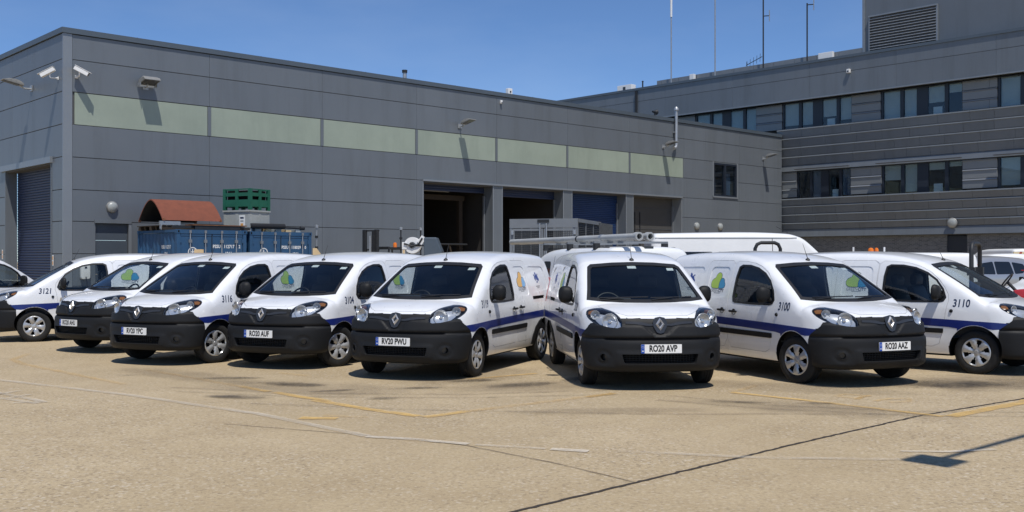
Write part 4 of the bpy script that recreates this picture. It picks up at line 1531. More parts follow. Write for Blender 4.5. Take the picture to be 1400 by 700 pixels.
VAN = Body(van_F, B0)
xb = lambda b: B0 - b
WINDOW = [(1.335, 1.045), (1.300, 1.10), (1.345, 1.225), (1.45, 1.36), (1.60, 1.463), (1.78, 1.535), (1.98, 1.572), (2.17, 1.575),
          (2.235, 1.545), (2.262, 1.40), (2.268, 1.12), (2.245, 1.048), (2.2, 1.035), (1.8, 1.025), (1.40, 1.030)]
DOOR = [(1.285, 0.97), (1.258, 1.06), (1.272, 1.15), (1.325, 1.245), (1.42, 1.360), (1.56, 1.475), (1.72, 1.555), (1.90, 1.605), (2.10, 1.628), (2.29, 1.632),
        (2.345, 1.59), (2.36, 1.40), (2.37, 0.90), (2.375, 0.50), (2.30, 0.385), (1.50, 0.375), (1.40, 0.42), (1.345, 0.60), (1.31, 0.80)]
SLIDE = [(2.39, 0.50), (2.385, 0.90), (2.375, 1.40), (2.365, 1.59), (2.43, 1.640), (2.95, 1.640), (3.02, 1.60), (3.04, 1.40), (3.05, 1.05),
         (3.05, 0.80), (3.03, 0.62), (2.97, 0.42), (2.88, 0.385), (2.48, 0.385)]
PANEL = roundpoly([(2.44, 1.10), (2.45, 1.55), (2.92, 1.55), (2.96, 1.08)], 0.09)
QUARTER = roundpoly([(3.12, 1.12), (3.11, 1.55), (3.84, 1.54), (3.93, 1.16)], 0.10)
RAIL = roundpoly([(3.10, 1.015), (3.10, 1.068), (3.66, 1.072), (3.66, 1.022)], 0.01)
SCREEN = []
for yy, zz in ((-0.775, 1.130), (-0.60, 1.112), (-0.3, 1.100), (0, 1.097), (0.3, 1.100), (0.60, 1.112), (0.775, 1.130)):
    SCREEN.append((yy, zz))
SCREEN += [(0.735, 1.25), (0.685, 1.42), (0.645, 1.545), (0.60, 1.577), (0.3, 1.601), (0, 1.609), (-0.3, 1.601), (-0.60, 1.577), (-0.645, 1.545), (-0.685, 1.42), (-0.735, 1.25)]
d2r = math.pi / 180
HEAD = [(23.0, .792), (23.0, .86), (25.0, .92), (29.5, .975), (36, 1.008), (44, 1.030), (50.5, 1.028), (53.5, 1.000), (52.5, .955), (49, .905), (44, .855), (38, .815), (31, .787), (26, .779)]
HEAD = roundpoly([(a * d2r, z) for a, z in HEAD], 0.04, 2)
mirror2 = lambda poly: [(-a, z) for a, z in poly][::-1]
BON = [(0.160, 0.0), (0.167, 0.22), (0.185, 0.38), (0.25, 0.47), (0.34, 0.545), (0.47, 0.615), (0.60, 0.665), (0.665, 0.67), (0.655, 0.55), (0.64, 0.35), (0.625, 0.0)]
BONNET = BON + [(b, -y) for b, y in BON[-2:0:-1]]
BUMP = [(0, .903), (10, .905), (20, .907), (24.6, .906), (23.6, .86), (23.3, .805), (26, .786), (31, .794), (38, .820), (42.5, .848), (45.0, .840),
        (46.0, .79), (50.5, .715), (54.0, .655)]
for k in range(9):                       # front edge of the wheel arch
    an = R(146 + (183 - 146) * k / 8)
    bb, zz = 0.875 + 0.385 * math.cos(an), 0.317 + 0.385 * math.sin(an)
    BUMP.append((math.degrees(math.atan2(0.90, 1.2 - bb)), zz))
BUMP = [p for p in BUMP if p[1] > 0.27] + [(52.0, 0.25), (40, 0.245), (20, 0.245), (0, 0.245)]
BUMP = [(a * d2r, z) for a, z in BUMP]
BUMPER = BUMP + [(-a, z) for a, z in BUMP[-2:0:-1]]
GRILLE = roundpoly([(-0.47, 0.350), (-0.505, 0.470), (0.505, 0.470), (0.47, 0.350)], 0.02, 3)
th_of = lambda y: math.atan2(y, 1.2)
GRILLE_T = [(th_of(y), z) for y, z in GRILLE]
FOG = [(0.69 + 0.052 * math.cos(a), 0.425 + 0.045 * math.sin(a)) for a in np.linspace(0, 2 * math.pi, 17)[:-1]]
def fog_t(s):
    pts = [(math.atan2(y, 1.2 - 0.17), z) for y, z in FOG]
    return pts if s > 0 else mirror2(pts)

def build_van_meshes():
    D = {}
    v, f = body_mesh(VAN, (-2.25, -1.05, 0.15), (2.40, 1.05, 1.9), 0.042)
    cabF = lambda x, y, z: smax(smax(van_F(x, y, z) + 0.045, (B0 - x) - 2.42, 0.05), smax(0.50 - z, 0.70 - (B0 - x), 0.05), 0.05)
    cab = Body(cabF, B0)
    cuts = [body_mesh(cab, (-0.4, -1.0, 0.3), (1.7, 1.0, 1.85), 0.05)]
    hx, hz = (xb(0.875), xb(0.875 + WB)), 0.317
    for x in hx:
        cuts.append(cylinder_geo((x, hz), 0.385, 0.60, 1.1))
        cuts.append(cylinder_geo((x, hz), 0.385, -1.1, -0.60))
    cuts.append(prism_geo(SCREEN, xb(2.0), xb(0.35), 'X'))
    for sg in (1, -1):
        w = [(xb(b), z) for b, z in WINDOW]
        cuts.append(prism_geo(w, sg * 0.45, sg * 1.1, 'Y'))
        for poly, dep, grow in ((DOOR, 0.022, 0.005), (SLIDE, 0.022, 0.005), (QUARTER, 0.010, 0.0), (RAIL, 0.03, 0.0)):
            cuts.append(VAN.slab(VAN.side(sg), offset_poly(poly, -grow), -dep, 0.06, spacing=0.08))
        hd = HEAD if sg > 0 else mirror2(HEAD)
        cuts.append(VAN.slab(VAN.cyl(), hd, -0.075, 0.05, spacing=0.04))
    cuts.append(VAN.slab(VAN.cyl(), offset_poly(GRILLE_T, -0.004), -0.09, 0.05, spacing=0.05))
    for sg in (1, -1):
        cuts.append(VAN.slab(VAN.cyl(), fog_t(sg), -0.07, 0.05, spacing=0.05))
    cuts.append(VAN.slab(VAN.top(), offset_poly(BONNET, -0.005), -0.022, 0.05, spacing=0.07))
    me = carve("van_body", v, f, cuts, [M['paint'], M['dark'], M['trim'], M['plastic']])
    # colour by place: arches, sills and cabin walls
    mi = []
    cc = np.array([tuple(p.center) for p in me.polygons])
    front_zone = inpoly(np.stack([np.arctan2(cc[:, 1], cc[:, 0] - xb(1.2)), cc[:, 2]], -1), BUMPER) & (cc[:, 0] > xb(0.9))
    for p in me.polygons:
        c, n = p.center, p.normal
        k = 0
        for x in hx:
            if math.hypot(c.x - x, c.z - hz) < 0.388 and abs(c.y) > 0.55 and (abs(c.y) < 0.895 or abs(n.y) < 0.75):
                k = 1
        if c.z < 0.27 and n.z < -0.4:
            k = 1
        F = float(van_F(np.array(c.x), np.array(c.y), np.array(c.z)))
        if F < -0.030 and xb(2.5) < c.x and c.z > 0.45 and k == 0:
            k = 2
        if front_zone[p.index] and k == 0:
            k = 1
        mi.append(k)
    me.polygons.foreach_set("material_index", mi)
    finish(me, 30)
    D['body'] = me
    def skin(name, pr, poly, d0, d1, m, holes=(), sp=0.05, extra=None, disp=None, cuts=None, ang=32, closed=True):
        v, f = VAN.slab(pr, poly, d0, d1, holes, sp, extra, disp, closed)
        if cuts:
            q = carve(name, v, f, cuts, [m])
        else:
            q = new_mesh(name, v, f, [m])
        finish(q, ang)
        D[name] = q
        return q
    for sg, t in ((1, 'L'), (-1, 'R')):
        S = VAN.side(sg)
        w_in = offset_poly(WINDOW, 0.0)
        skin('door' + t, S, DOOR, -0.020, 0.0005, M['paint'], [w_in], 0.055)
        skin('window' + t, S, offset_poly(WINDOW, -0.004), -0.016, -0.011, M['sideglass'], sp=0.08, closed=False)
        skin('seal' + t, S, offset_poly(WINDOW, -0.008), -0.012, 0.005, M['seal'], [offset_poly(WINDOW, 0.022)], 0.05)
        pc = VAN.slab(S, PANEL, -0.009, 0.05, spacing=0.08)
        skin('slide' + t, S, SLIDE, -0.020, 0.0005, M['paint'], sp=0.055, cuts=[pc])
        skin('rail' + t, S, RAIL, -0.022, -0.016, M['dark'], sp=0.1)
        skin('rub' + t, S, roundpoly([(1.335, .575), (1.33, .645), (2.40, .655), (2.78, .660), (2.78, .590), (2.40, .582)], 0.02), -0.004, 0.016, M['plastic'], sp=0.07)
        st_top = [(0.33, .742), (0.60, .758), (1.2, .778), (2.0, .800), (3.0, .822), (3.6, .834), (4.10, .842)]
        st_bot = [(4.10, .735), (3.95, .732), (3.57, .725), (3.0, .715), (2.0, .692), (1.25, .668), (1.13, .652)]
        for k in range(7):
            an = R(50 + (118 - 50) * k / 6)
            st_bot.append((0.875 + 0.393 * math.cos(an), 0.317 + 0.393 * math.sin(an)))
        st_bot += [(0.62, 0.655), (0.44, .672)]
        skin('stripe' + t, S, st_top + st_bot, 0.0008, 0.0026, M['stripe'], sp=0.06)
        hd = HEAD if sg > 0 else mirror2(HEAD)
        skin('lens' + t, VAN.cyl(), offset_poly(hd, 0.003), -0.003, 0.002, M['lens'], sp=0.03, closed=False)
        skin('lampback' + t, VAN.cyl(), offset_poly(hd, 0.0), -0.072, -0.066, M['gloss'], sp=0.04)
        rim = offset_poly(hd, 0.0)
        inn = [(24.5, .80), (24.5, .86), (27, .92), (31, .965), (37, .985), (43, .99), (45.5, .95), (44, .895), (39, .835), (31, .80)]
        inn = [(a * d2r, z) for a, z in inn]
        skin('lampsilver' + t, VAN.cyl(), inn if sg > 0 else mirror2(inn), -0.060, -0.045, M['reflector'], sp=0.05)
        skin('lampframe' + t, VAN.cyl(), rim, -0.05, -0.004, M['gloss'], [offset_poly(hd, 0.011)], 0.03)
        am = [(47 * d2r, .965), (46.5 * d2r, 1.015), (50 * d2r, 1.017), (52 * d2r, .995), (50.5 * d2r, .955)]
        skin('amber' + t, VAN.cyl(), am if sg > 0 else mirror2(am), -0.06, -0.02, M['amber'], sp=0.02)
        at_ = []
        for k in range(8):
            an = R(96 + (178 - 96) * (1 - k / 7)) * -1
            at_.append((0.875 + WB - 0.380 * abs(math.cos(R(8 + 78 * k / 7))), 0.317 + 0.380 * math.sin(R(8 + 78 * k / 7) - R(6))))
        at_ = at_[:6] + [(3.42, 0.700), (3.30, 0.66), (3.17, 0.57), (3.08, 0.44), (3.06, 0.30), (3.19, 0.28)]
        skin('archtrim' + t, S, at_, -0.01, 0.012, M['plastic'], sp=0.05)
        # tail lamp on the rear corner
        tl = roundpoly([(4.06, 0.98), (4.06, 1.36), (4.20, 1.36), (4.25, 0.98)], 0.03)
        skin('tail' + t, S, tl, -0.02, 0.004, M['redlens'], sp=0.06)
        fl = roundpoly([(3.30, .86), (3.30, .98), (3.47, .985), (3.47, .865)], 0.02)
    skin('bonnet', VAN.top(), BONNET, -0.020, 0.0005, M['paint'], sp=0.06)
    skin('windscreen', VAN.front(), offset_poly(SCREEN, -0.006), -0.012, -0.006, M['windscreen'], sp=0.07, closed=False)
    skin('screen_edge', VAN.front(), offset_poly(SCREEN, -0.012), -0.02, 0.003, M['seal'], [offset_poly(SCREEN, 0.030)], 0.07)
    # bumper with its groove, lower mouth and side folds
    def disp(V):
        th, z = np.abs(V[:, 0]), V[:, 1]
        d = np.zeros(len(V))
        d += -0.028 * np.exp(-((z - 0.652) / 0.011) ** 2) * np.clip((0.60 - th) / 0.04, 0, 1)
        d += 0.010 * np.clip((0.64 - z) / 0.012, 0, 1)
        y = 1.2 * np.tan(th)
        mouth = (np.abs(z - 0.41) < 0.105) & (th < 0.47)
        d += np.where(mouth, 0.012 * np.clip((0.105 - np.abs(z - 0.41)) / 0.03, 0, 1) * np.clip((0.47 - th) / 0.03, 0, 1), 0)
        d += -0.020 * np.clip((0.30 - z) / 0.05, 0, 1)
        q_ = np.clip((th - 0.05) / 0.17, 0, 1)
        vee = 0.708 + 0.122 * q_ * q_ * (3 - 2 * q_)
        d += 0.020 * np.clip((vee - z) / 0.02, 0, 1) * np.clip((z - 0.66) / 0.02, 0, 1)
        r = np.hypot((V[:, 0] ** 2) ** 0.5 - 0.59, (z - 0.425) * 1.0)
        d += -0.010 * np.exp(-((r - 0.075) / 0.018) ** 2)
        return d
    ex = np.stack(np.meshgrid(np.linspace(-0.95, 0.95, 90), np.concatenate([np.linspace(0.63, 0.675, 8), np.linspace(0.30, 0.33, 3), np.linspace(0.70, 0.88, 10)])), -1).reshape(-1, 2)
    skin('bumper', VAN.cyl(), BUMPER, -0.02, 0.010, M['plastic'], [GRILLE_T, fog_t(1), fog_t(-1)], 0.022, ex, disp, ang=40)
    g = MB()
    g.box(-0.52, 0.52, -0.01, 0.0, 0.34, 0.48, M['dark'])
    gm = MB()
    gv, gf = VAN.slab(VAN.cyl(), offset_poly(GRILLE_T, -0.006), -0.075, -0.06, spacing=0.05)
    gm.add(gv, gf, M['dark'])
    for k in range(5):
        z = 0.364 + 0.024 * k
        hw = 0.468 + 0.02 * k / 4
        bar = [(-th_of(hw), z - 0.0035), (-th_of(hw), z + 0.0035), (th_of(hw), z + 0.0035), (th_of(hw), z - 0.0035)]
        gv, gf = VAN.slab(VAN.cyl(), bar, -0.055, -0.018, spacing=0.04)
        gm.add(gv, gf, M['plastic'])
    for k in range(22):
        y = -0.44 + 0.88 * k / 21
        bar = [(th_of(y) - 0.003, .352), (th_of(y) - 0.003, .468), (th_of(y) + 0.003, .468), (th_of(y) + 0.003, .352)]
        gv, gf = VAN.slab(VAN.cyl(), bar, -0.05, -0.024, spacing=0.06)
        gm.add(gv, gf, M['plastic'])
    D['grille'] = gm.mesh('grille', smooth=30)
    for sg, t in ((1, 'L'), (-1, 'R')):
        fm = MB()
        gv, gf = VAN.slab(VAN.cyl(), offset_poly(fog_t(sg), -0.006), -0.065, -0.045, spacing=0.04)
        fm.add(gv, gf, M['gloss'])
        D['fog' + t] = fm.mesh('fog_lamp_recess', smooth=40)
    # glossy wing strips either side of the emblem
    wm = MB()
    for sg in (1, -1):
        st = [(0.075, .838), (0.13, .842), (0.20, .862), (0.28, .868), (0.375, .868), (0.375, .842), (0.28, .838), (0.20, .826), (0.13, .815), (0.075, .818)]
        st = [(a * sg, z) for a, z in st]
        gv, gf = VAN.slab(VAN.cyl(), st, 0.0, 0.019, spacing=0.03)
        wm.add(gv, gf, M['gloss'])
    D['wing_strip'] = wm.mesh('grille_strip', smooth=35)
    # emblem: dark shield with a hollow chrome diamond
    em = MB()
    hexa = [(0, .098), (.062, .085), (.092, .03), (.085, -.03), (.045, -.105), (0, -.120), (-.045, -.105), (-.085, -.03), (-.092, .03), (-.062, .085)]
    em.prism([(y, z) for y, z in hexa], -0.05, 0.016, M['gloss'], 'X')
    outer = [(0, .082), (.056, 0), (0, -.082), (-.056, 0)]
    inner = [(0.010, .036), (.024, 0.002), (-.010, -.036), (-.024, -0.002)]
    for k in range(4):
        a, b = outer[k], outer[(k + 1) % 4]
        c, d = inner[(k + 1) % 4], inner[k]
        mid1 = ((a[0] + d[0]) / 2, (a[1] + d[1]) / 2)
        mid2 = ((b[0] + c[0]) / 2, (b[1] + c[1]) / 2)
        P = lambda q, h: (h, q[0], q[1])
        em.add([P(a, .016), P(b, .016), P(mid2, .034), P(mid1, .034), P(d, .018), P(c, .018)], [(0, 1, 2, 3), (3, 2, 5, 4)], M['chrome'])
    bv = em.mesh('emblem')
    D['emblem'] = bv
    # number plate
    pm = MB()
    pm.prism(roundpoly([(-0.26, -0.0555), (0.26, -0.0555), (0.26, 0.0555), (-0.26, 0.0555)], 0.008, 3), -0.006, 0.004, M['plate'], 'X')
    D['plate'] = pm.mesh('number_plate')
    pb = MB()
    pb.box(0.004, 0.0046, -0.2595, -0.215, -0.055, 0.055, M['plateblue'])
    pb.box(0.0046, 0.0050, -0.247, -0.228, -0.034, -0.022, M['white'])
    for k in range(8):
        an = 2 * math.pi * k / 8
        cy, cz = -0.2375 + 0.013 * math.cos(an), 0.022 + 0.013 * math.sin(an)
        pb.box(0.0046, 0.0050, cy - 0.0022, cy + 0.0022, cz - 0.0022, cz + 0.0022, M['white'])
    D['plateband'] = pb.mesh('plate_band')
    # mirror
    for sg, t in ((1, 'L'), (-1, 'R')):
        mm = MB()
        n1, n2 = 20, 12
        v = []
        for i in range(n2 + 1):
            fi = math.pi * i / n2
            for k in range(n1):
                ph = 2 * math.pi * k / n1
                def se(c, p):
                    return math.copysign(abs(c) ** p, c)
                rr = math.sin(fi) ** 0.7
                y = rr * se(math.cos(ph), 0.75) * 0.098
                z = rr * se(math.sin(ph), 0.75) * 0.118
                x = math.cos(fi) * (0.085 if fi < math.pi / 2 else 0.030)
                v.append((x, y + 0.02 * x / 0.085 * -sg, z))
        f = [(i * n1 + k, i * n1 + (k + 1) % n1, (i + 1) * n1 + (k + 1) % n1, (i + 1) * n1 + k) for i in range(n2) for k in range(n1)]
        mm.add(v, f, M['plastic'])
        mm.tube([(0.01, -0.06 * sg, -0.05), (0.02, -0.105 * sg, -0.075), (0.03, -0.135 * sg, -0.09)], [0.036, 0.032, 0.040], M['plastic'], n=10)
        D['mirror' + t] = mm.mesh('wing_mirror', smooth=50)
        q = MB().lathe([(0.0, 0.0), (0.078, 0.0)], M['mirrorglass'], n=18, axis='X', mx=Matrix.Translation((-0.0315, 0, 0)))
        D['mirrorface'] = q.mesh('mirror_face')
    # door handle: pull bar over a shadowed cup
    hm = MB()
    hm.tube([(-0.085, 0.012, 0), (-0.06, 0.034, 0.003), (0.06, 0.034, 0.003), (0.085, 0.012, 0)], [0.012, 0.016, 0.016, 0.012], M['plastic'], n=8)
    hm.lathe([(0.0, -0.004), (0.036, 0.001), (0.043, 0.006), (0.046, 0.001)], M['plastic'], n=18, axis='Y', mx=Matrix.Translation((0.0, 0, -0.008)))
    D['handle'] = hm.mesh('door_handle', smooth=45)
    rm = MB()
    rm.lathe([(0.0, 0.022), (0.018, 0.02), (0.026, 0.008), (0.027, -0.004)], M['plastic'], n=14, axis='Y')
    D['cap'] = rm.mesh('side_repeater', smooth=40)
    an = MB()
    an.lathe([(0.035, 0.0), (0.030, 0.014), (0.012, 0.030), (0.0, 0.034)], M['seal'], n=14, axis='Z')
    an.tube([(0.0, 0, 0.02), (-0.055, 0, 0.13), (-0.11, 0, 0.24)], [0.006, 0.0035, 0.0022], M['seal'], n=6)
    D['aerial'] = an.mesh('roof_aerial', smooth=40)
    # wipers lying on the foot of the screen
    wp = MB()
    for y0, y1 in ((-0.62, 0.02), (0.05, 0.62)):
        line = np.stack([np.linspace(y0, y1, 9), np.linspace(1.135, 1.145, 9)], -1)
        P, N = VAN.lay(VAN.front(), line)
        wp.tube([Vector(p + n * 0.018) for p, n in zip(P, N)], 0.008, M['seal'], n=6)
    P, N = VAN.lay(VAN.front(), np.array([[-0.6, 1.112], [-0.3, 1.13], [0.06, 1.112], [0.34, 1.13]]))
    for i in (0, 2):
        wp.tube([Vector(P[i] + N[i] * 0.012), Vector(P[i + 1] + N[i + 1] * 0.030)], 0.009, M['seal'], n=6)
    D['wiper'] = wp.mesh('wiper', smooth=40)
    # plastic scuttle under the screen
    sc = [(y, 1.098 - 0.018 * (1 - (y / 0.76) ** 2)) for y in np.linspace(-0.76, 0.76, 15)]
    # cabin
    cb = MB()
    prof = [(0.72, .55), (0.72, 1.03), (0.82, 1.075), (1.00, 1.085), (1.20, 1.075), (1.32, 1.02), (1.36, .93), (1.30, .80), (1.22, .55)]
    cb.prism([(xb(b), z) for b, z in prof], -0.80, 0.80, M['trim'], 'Y')
    cb.prism([(xb(b), z) for b, z in [(1.05, 1.07), (1.10, 1.13), (1.22, 1.135), (1.33, 1.05)]], -0.58, -0.14, M['trim'], 'Y')
    D['dashboard'] = cb.mesh('dashboard', smooth=30)
    se = MB()
    bk = [(2.02, .62), (2.10, .95), (2.20, 1.20), (2.24, 1.24), (2.30, 1.22), (2.28, 1.05), (2.22, .80), (2.14, .58)]
    se.prism([(xb(b), z) for b, z in bk], -0.25, 0.25, M['trim'], 'Y')
    se.prism([(xb(b), z) for b, z in [(1.58, .60), (1.56, .74), (1.62, .79), (2.10, .75), (2.14, .58)]], -0.25, 0.25, M['trim'], 'Y')
    se.prism([(xb(b), z) for b, z in [(2.20, 1.25), (2.19, 1.36), (2.23, 1.43), (2.29, 1.43), (2.31, 1.36), (2.30, 1.25)]], -0.14, 0.14, M['trim'], 'Y')
    D['seat'] = se.mesh('seat', bevel=0.03, smooth=50)
    st = MB()
    ring = [(0, 0.185 * math.cos(a), 0.185 * math.sin(a)) for a in np.linspace(0, 2 * math.pi, 25)]
    st.tube(ring, 0.016, M['seal'], n=8, caps=False)
    st.tube([(0, -0.18, 0), (0.03, 0, 0), (0, 0.18, 0)], 0.014, M['seal'], n=6)
    st.tube([(0.03, 0, 0), (0, 0.0, -0.18)], 0.014, M['seal'], n=6)
    st.tube([(0.03, 0, 0), (0.25, 0, -0.05)], 0.035, M['seal'], n=8)
    st.lathe([(0.0, -0.02), (0.06, -0.015), (0.07, 0.03)], M['seal'], n=14, axis='X')
    D['steer'] = st.mesh('steering_wheel', smooth=50)
    # windscreen stickers and interior mirror
    for y0, y1, z0, z1 in ((-0.10, 0.02, 1.545, 1.578), (0.46, 0.56, 1.515, 1.548)):
        gv, gf = VAN.slab(VAN.front(), [(y0, z0), (y0, z1), (y1, z1), (y1, z0)], -0.016, -0.0135, spacing=0.05)
        sk = MB()
        sk.add(gv, gf, M['white'])
        D['sticker' + ('L' if y0 > 0 else 'M')] = sk.mesh('sticker')
    return D

VM = build_van_meshes()

def ring_shape(cx, cy, pts, s):
    return [(cx + a * s, cy + b * s) for a, b in pts]

def blob(circles, n=40):
    """outline of a union of circles, seen from their common middle"""
    cx = sum(c[0] for c in circles) / len(circles)
    cy = sum(c[1] for c in circles) / len(circles)
    out = []
    for k in range(n):
        a = 2 * math.pi * k / n
        best = 0
        for x, y, r in circles:
            dx, dy = cx - x, cy - y
            bq = dx * math.cos(a) + dy * math.sin(a)
            disc = bq * bq - (dx * dx + dy * dy - r * r)
            if disc > 0:
                best = max(best, -bq + math.sqrt(disc))
        out.append((cx + best * math.cos(a), cy + best * math.sin(a)))
    return out

def loop_smooth(pts, n=2):
    P = np.array(pts, float)
    for _ in range(n):
        Q = np.roll(P, -1, 0)
        P = np.stack([0.75 * P + 0.25 * Q, 0.25 * P + 0.75 * Q], 1).reshape(-1, 2)
    return [tuple(p) for p in P]

GREENCLOUD = loop_smooth([(-0.125, -0.09), (-0.142, -0.035), (-0.118, 0.018), (-0.066, 0.036), (-0.056, 0.085), (-0.012, 0.118), (0.036, 0.100), (0.052, 0.050),
                          (0.030, 0.008), (0.016, -0.03), (0.016, -0.100), (0.010, -0.104), (-0.09, -0.104)])
BLUECLOUD = loop_smooth([(0.020, -0.102), (0.018, -0.04), (0.030, 0.018), (0.072, 0.040), (0.108, 0.020), (0.118, -0.018), (0.140, -0.052), (0.128, -0.092), (0.09, -0.104), (0.03, -0.104)])

def side_decal(name, sg, bc, zc, shapes, parent, base=None):
    """flat print on the van's side: shapes are (outline or (points, triangles), material, layer)"""
    mb = MB()
    S = VAN.side(sg)
    for shp, m, lay in shapes:
        if isinstance(shp, tuple) and len(shp) == 2 and shp[1] and len(shp[1][0]) >= 3 and isinstance(shp[1][0][0], int):
            P, T = shp
            uv = np.array([(bc + sg * x, zc + y) for x, y in P])
            Q, N = VAN.lay(S, uv)
            v = [tuple(q + n * (base + 0.0007 * lay)) for q, n in zip(Q, N)]
            mb.add(v, T, m)
        else:
            poly = [(bc + sg * x, zc + y) for x, y in shp]
            v, f = VAN.slab(S, poly, base - 0.002, base + 0.0007 * lay, spacing=0.06)
            mb.add(v, f, m)
    me = new_mesh(name, mb.v, mb.f, mb.mats, mb.m)
    return link(name, me, parent)

TXT_GREEN = text_geo("GREEN", 0.066, 0.0, 0.95)
TXT_CITY = text_geo("CITY", 0.066, 0.002, 0.95)
shift = lambda g, dx, dy: ([(x + dx, y + dy) for x, y in g[0]], g[1])
CREST = []
random.seed(3)
for cx, cy, w, h in ((-0.07, 0.0, 0.05, 0.10), (-0.015, 0.03, 0.06, 0.15), (0.045, 0.0, 0.06, 0.11), (0.09, -0.03, 0.035, 0.06), (-0.10, 0.045, 0.03, 0.03), (0.075, 0.055, 0.03, 0.025), (0.0, -0.07, 0.08, 0.025)):
    CREST.append([(cx + w / 2 * math.cos(a) * random.uniform(0.7, 1.2), cy + h / 2 * math.sin(a) * random.uniform(0.7, 1.2)) for a in np.linspace(0, 2 * math.pi, 11)[:-1]])
random.seed(7)

VAN_GROUP = "small electric vans parked in a fan"
def build_van(label, plate, fleet, pos, head, steer=0.0, logo='green', dup=None):
    hd = R(head)
    c = Vector((pos[0] - math.cos(hd) * B0, pos[1] - math.sin(hd) * B0, 0))
    t = thing("delivery_van", label, "van", c, hd, VAN_GROUP)
    link("van_body", VM['body'], t)
    link("bonnet", VM['bonnet'], t)
    ws = link("windscreen", VM['windscreen'], t)
    link("screen_edge", VM['screen_edge'], ws)
    link("wiper", VM['wiper'], ws)
    link("sticker", VM['stickerM'], ws)
    link("sticker", VM['stickerL'], ws)
    bp = link("front_bumper", VM['bumper'], t)
    link("grille", VM['grille'], bp)
    link("fog_lamp_recess", VM['fogL'], bp)
    link("fog_lamp_recess", VM['fogR'], bp)
    link("grille_strip", VM['wing_strip'], bp)
    P, N = VAN.lay(VAN.cyl(), np.array([[0.0, 0.835]]))
    e = link("emblem", VM['emblem'], t, (P[0][0] + 0.012, 0, 0.838), (0, R(-14), 0))
    pl = link("number_plate", VM['plate'], t, (xb(-0.026), 0, 0.540), (0, R(-1), 0))
    if plate:
        link("plate_band", VM['plateband'], pl)
        P, T = plate
        v = [(0.0047, x + 0.022, z) for x, z in P]
        link("lettering", new_mesh("plate_letters", v, T, [M['black']]), pl)
    for sg, k in ((1, 'L'), (-1, 'R')):
        d = link("front_door", VM['door' + k], t)
        w = link("side_window", VM['window' + k], d)
        link("window_seal", VM['seal' + k], d)
        S = VAN.side(sg)
        P, N = VAN.lay(S, np.array([[2.205, 0.905], [2.50, 0.915], [1.215, 0.905]]))
        face = lambda n: Vector(n).to_track_quat('Y', 'Z').to_euler()
        rz = 0 if sg > 0 else math.pi
        link("door_handle", VM['handle'], d, tuple(P[0]), (0, 0, rz))
        mr = link("wing_mirror", VM['mirror' + k], d, (xb(1.43), sg * 0.985, 1.175))
        sl = link("sliding_door", VM['slide' + k], t)
        link("door_handle", VM['handle'], sl, tuple(P[1]), (0, 0, rz))
        link("rub_strip", VM['rub' + k], t)
        link("arch_trim", VM['archtrim' + k], t)
        link("side_stripe", VM['stripe' + k], t)
        link("door_rail", VM['rail' + k], t)
        link("side_repeater", VM['cap'], t, tuple(P[2]), (0, 0, rz))
        hl = link("headlight", VM['lens' + k], t)
        link("lamp_housing", VM['lampback' + k], hl)
        link("lamp_bowl", VM['lampsilver' + k], hl)
        link("lamp_frame", VM['lampframe' + k], hl)
        link("indicator", VM['amber' + k], hl)
        link("reflector", VM['reflect' + k], hl)
        link("tail_lamp", VM['tail' + k], t)
        link("mirror_face", VM['mirrorface'], mr) if False else None
        if fleet:
            side_decal("fleet_number", sg, 1.075, 1.015, [(fleet, M['ink'], 1)], t, 0.0012)
        gcol = M['leafgreen'] if logo == 'green' else M['orange']
        bcol = M['cloudblue'] if logo == 'green' else M['paleblue']
        gsh = [(1.28 * a, 1.06 * b) for a, b in GREENCLOUD]
        bsh = [(1.28 * a, 1.06 * b) for a, b in BLUECLOUD]
        side_decal("door_logo", sg, 2.70, 1.34,
                   [(offset_poly(bsh, -0.007), M['ink'], 1), (bsh, bcol, 2), (offset_poly(gsh, -0.007), M['ink'], 3), (gsh, gcol, 4),
                    (shift(TXT_GREEN, -0.072, -0.148), M['greytext'], 2), (shift(TXT_CITY, 0.096, -0.148), M['ink'], 2),
                    ([(-0.075, -0.178), (0.075, -0.178), (0.075, -0.186), (-0.075, -0.186)], M['greytext'], 1)], sl, -0.0085)
        side_decal("crest", sg, 3.46, 1.36, [(q, M['crest'], 1 + i % 3) for i, q in enumerate(CREST)] +
                   [(([(-0.09, -0.13), (0.09, -0.13), (0.09, -0.145), (-0.09, -0.145)]), M['greytext'], 1),
                    (([(-0.06, -0.16), (0.06, -0.16), (0.06, -0.17), (-0.06, -0.17)]), M['greytext'], 1)], t, -0.0095)
    link("dashboard", VM['dashboard'], t)
    link("steering_wheel", VM['steer'], t, (xb(1.52), -0.36, 1.02), (0, R(-62 + 90 - 55), 0))
    for y in (-0.36, 0.36):
        link("seat", VM['seat'], t, (0, y, 0))
    P, N = VAN.lay(VAN.top(), np.array([[1.68, 0.0]]))
    link("roof_aerial", VM['aerial'], t, tuple(P[0]), (0, 0, 0))
    for x, st in ((xb(0.875), steer), (xb(0.875 + WB), 0.0)):
        for y in (0.775, -0.775):
            add_wheel(t, x, y, 0.317, R(st), random.uniform(0, 6))
    return t

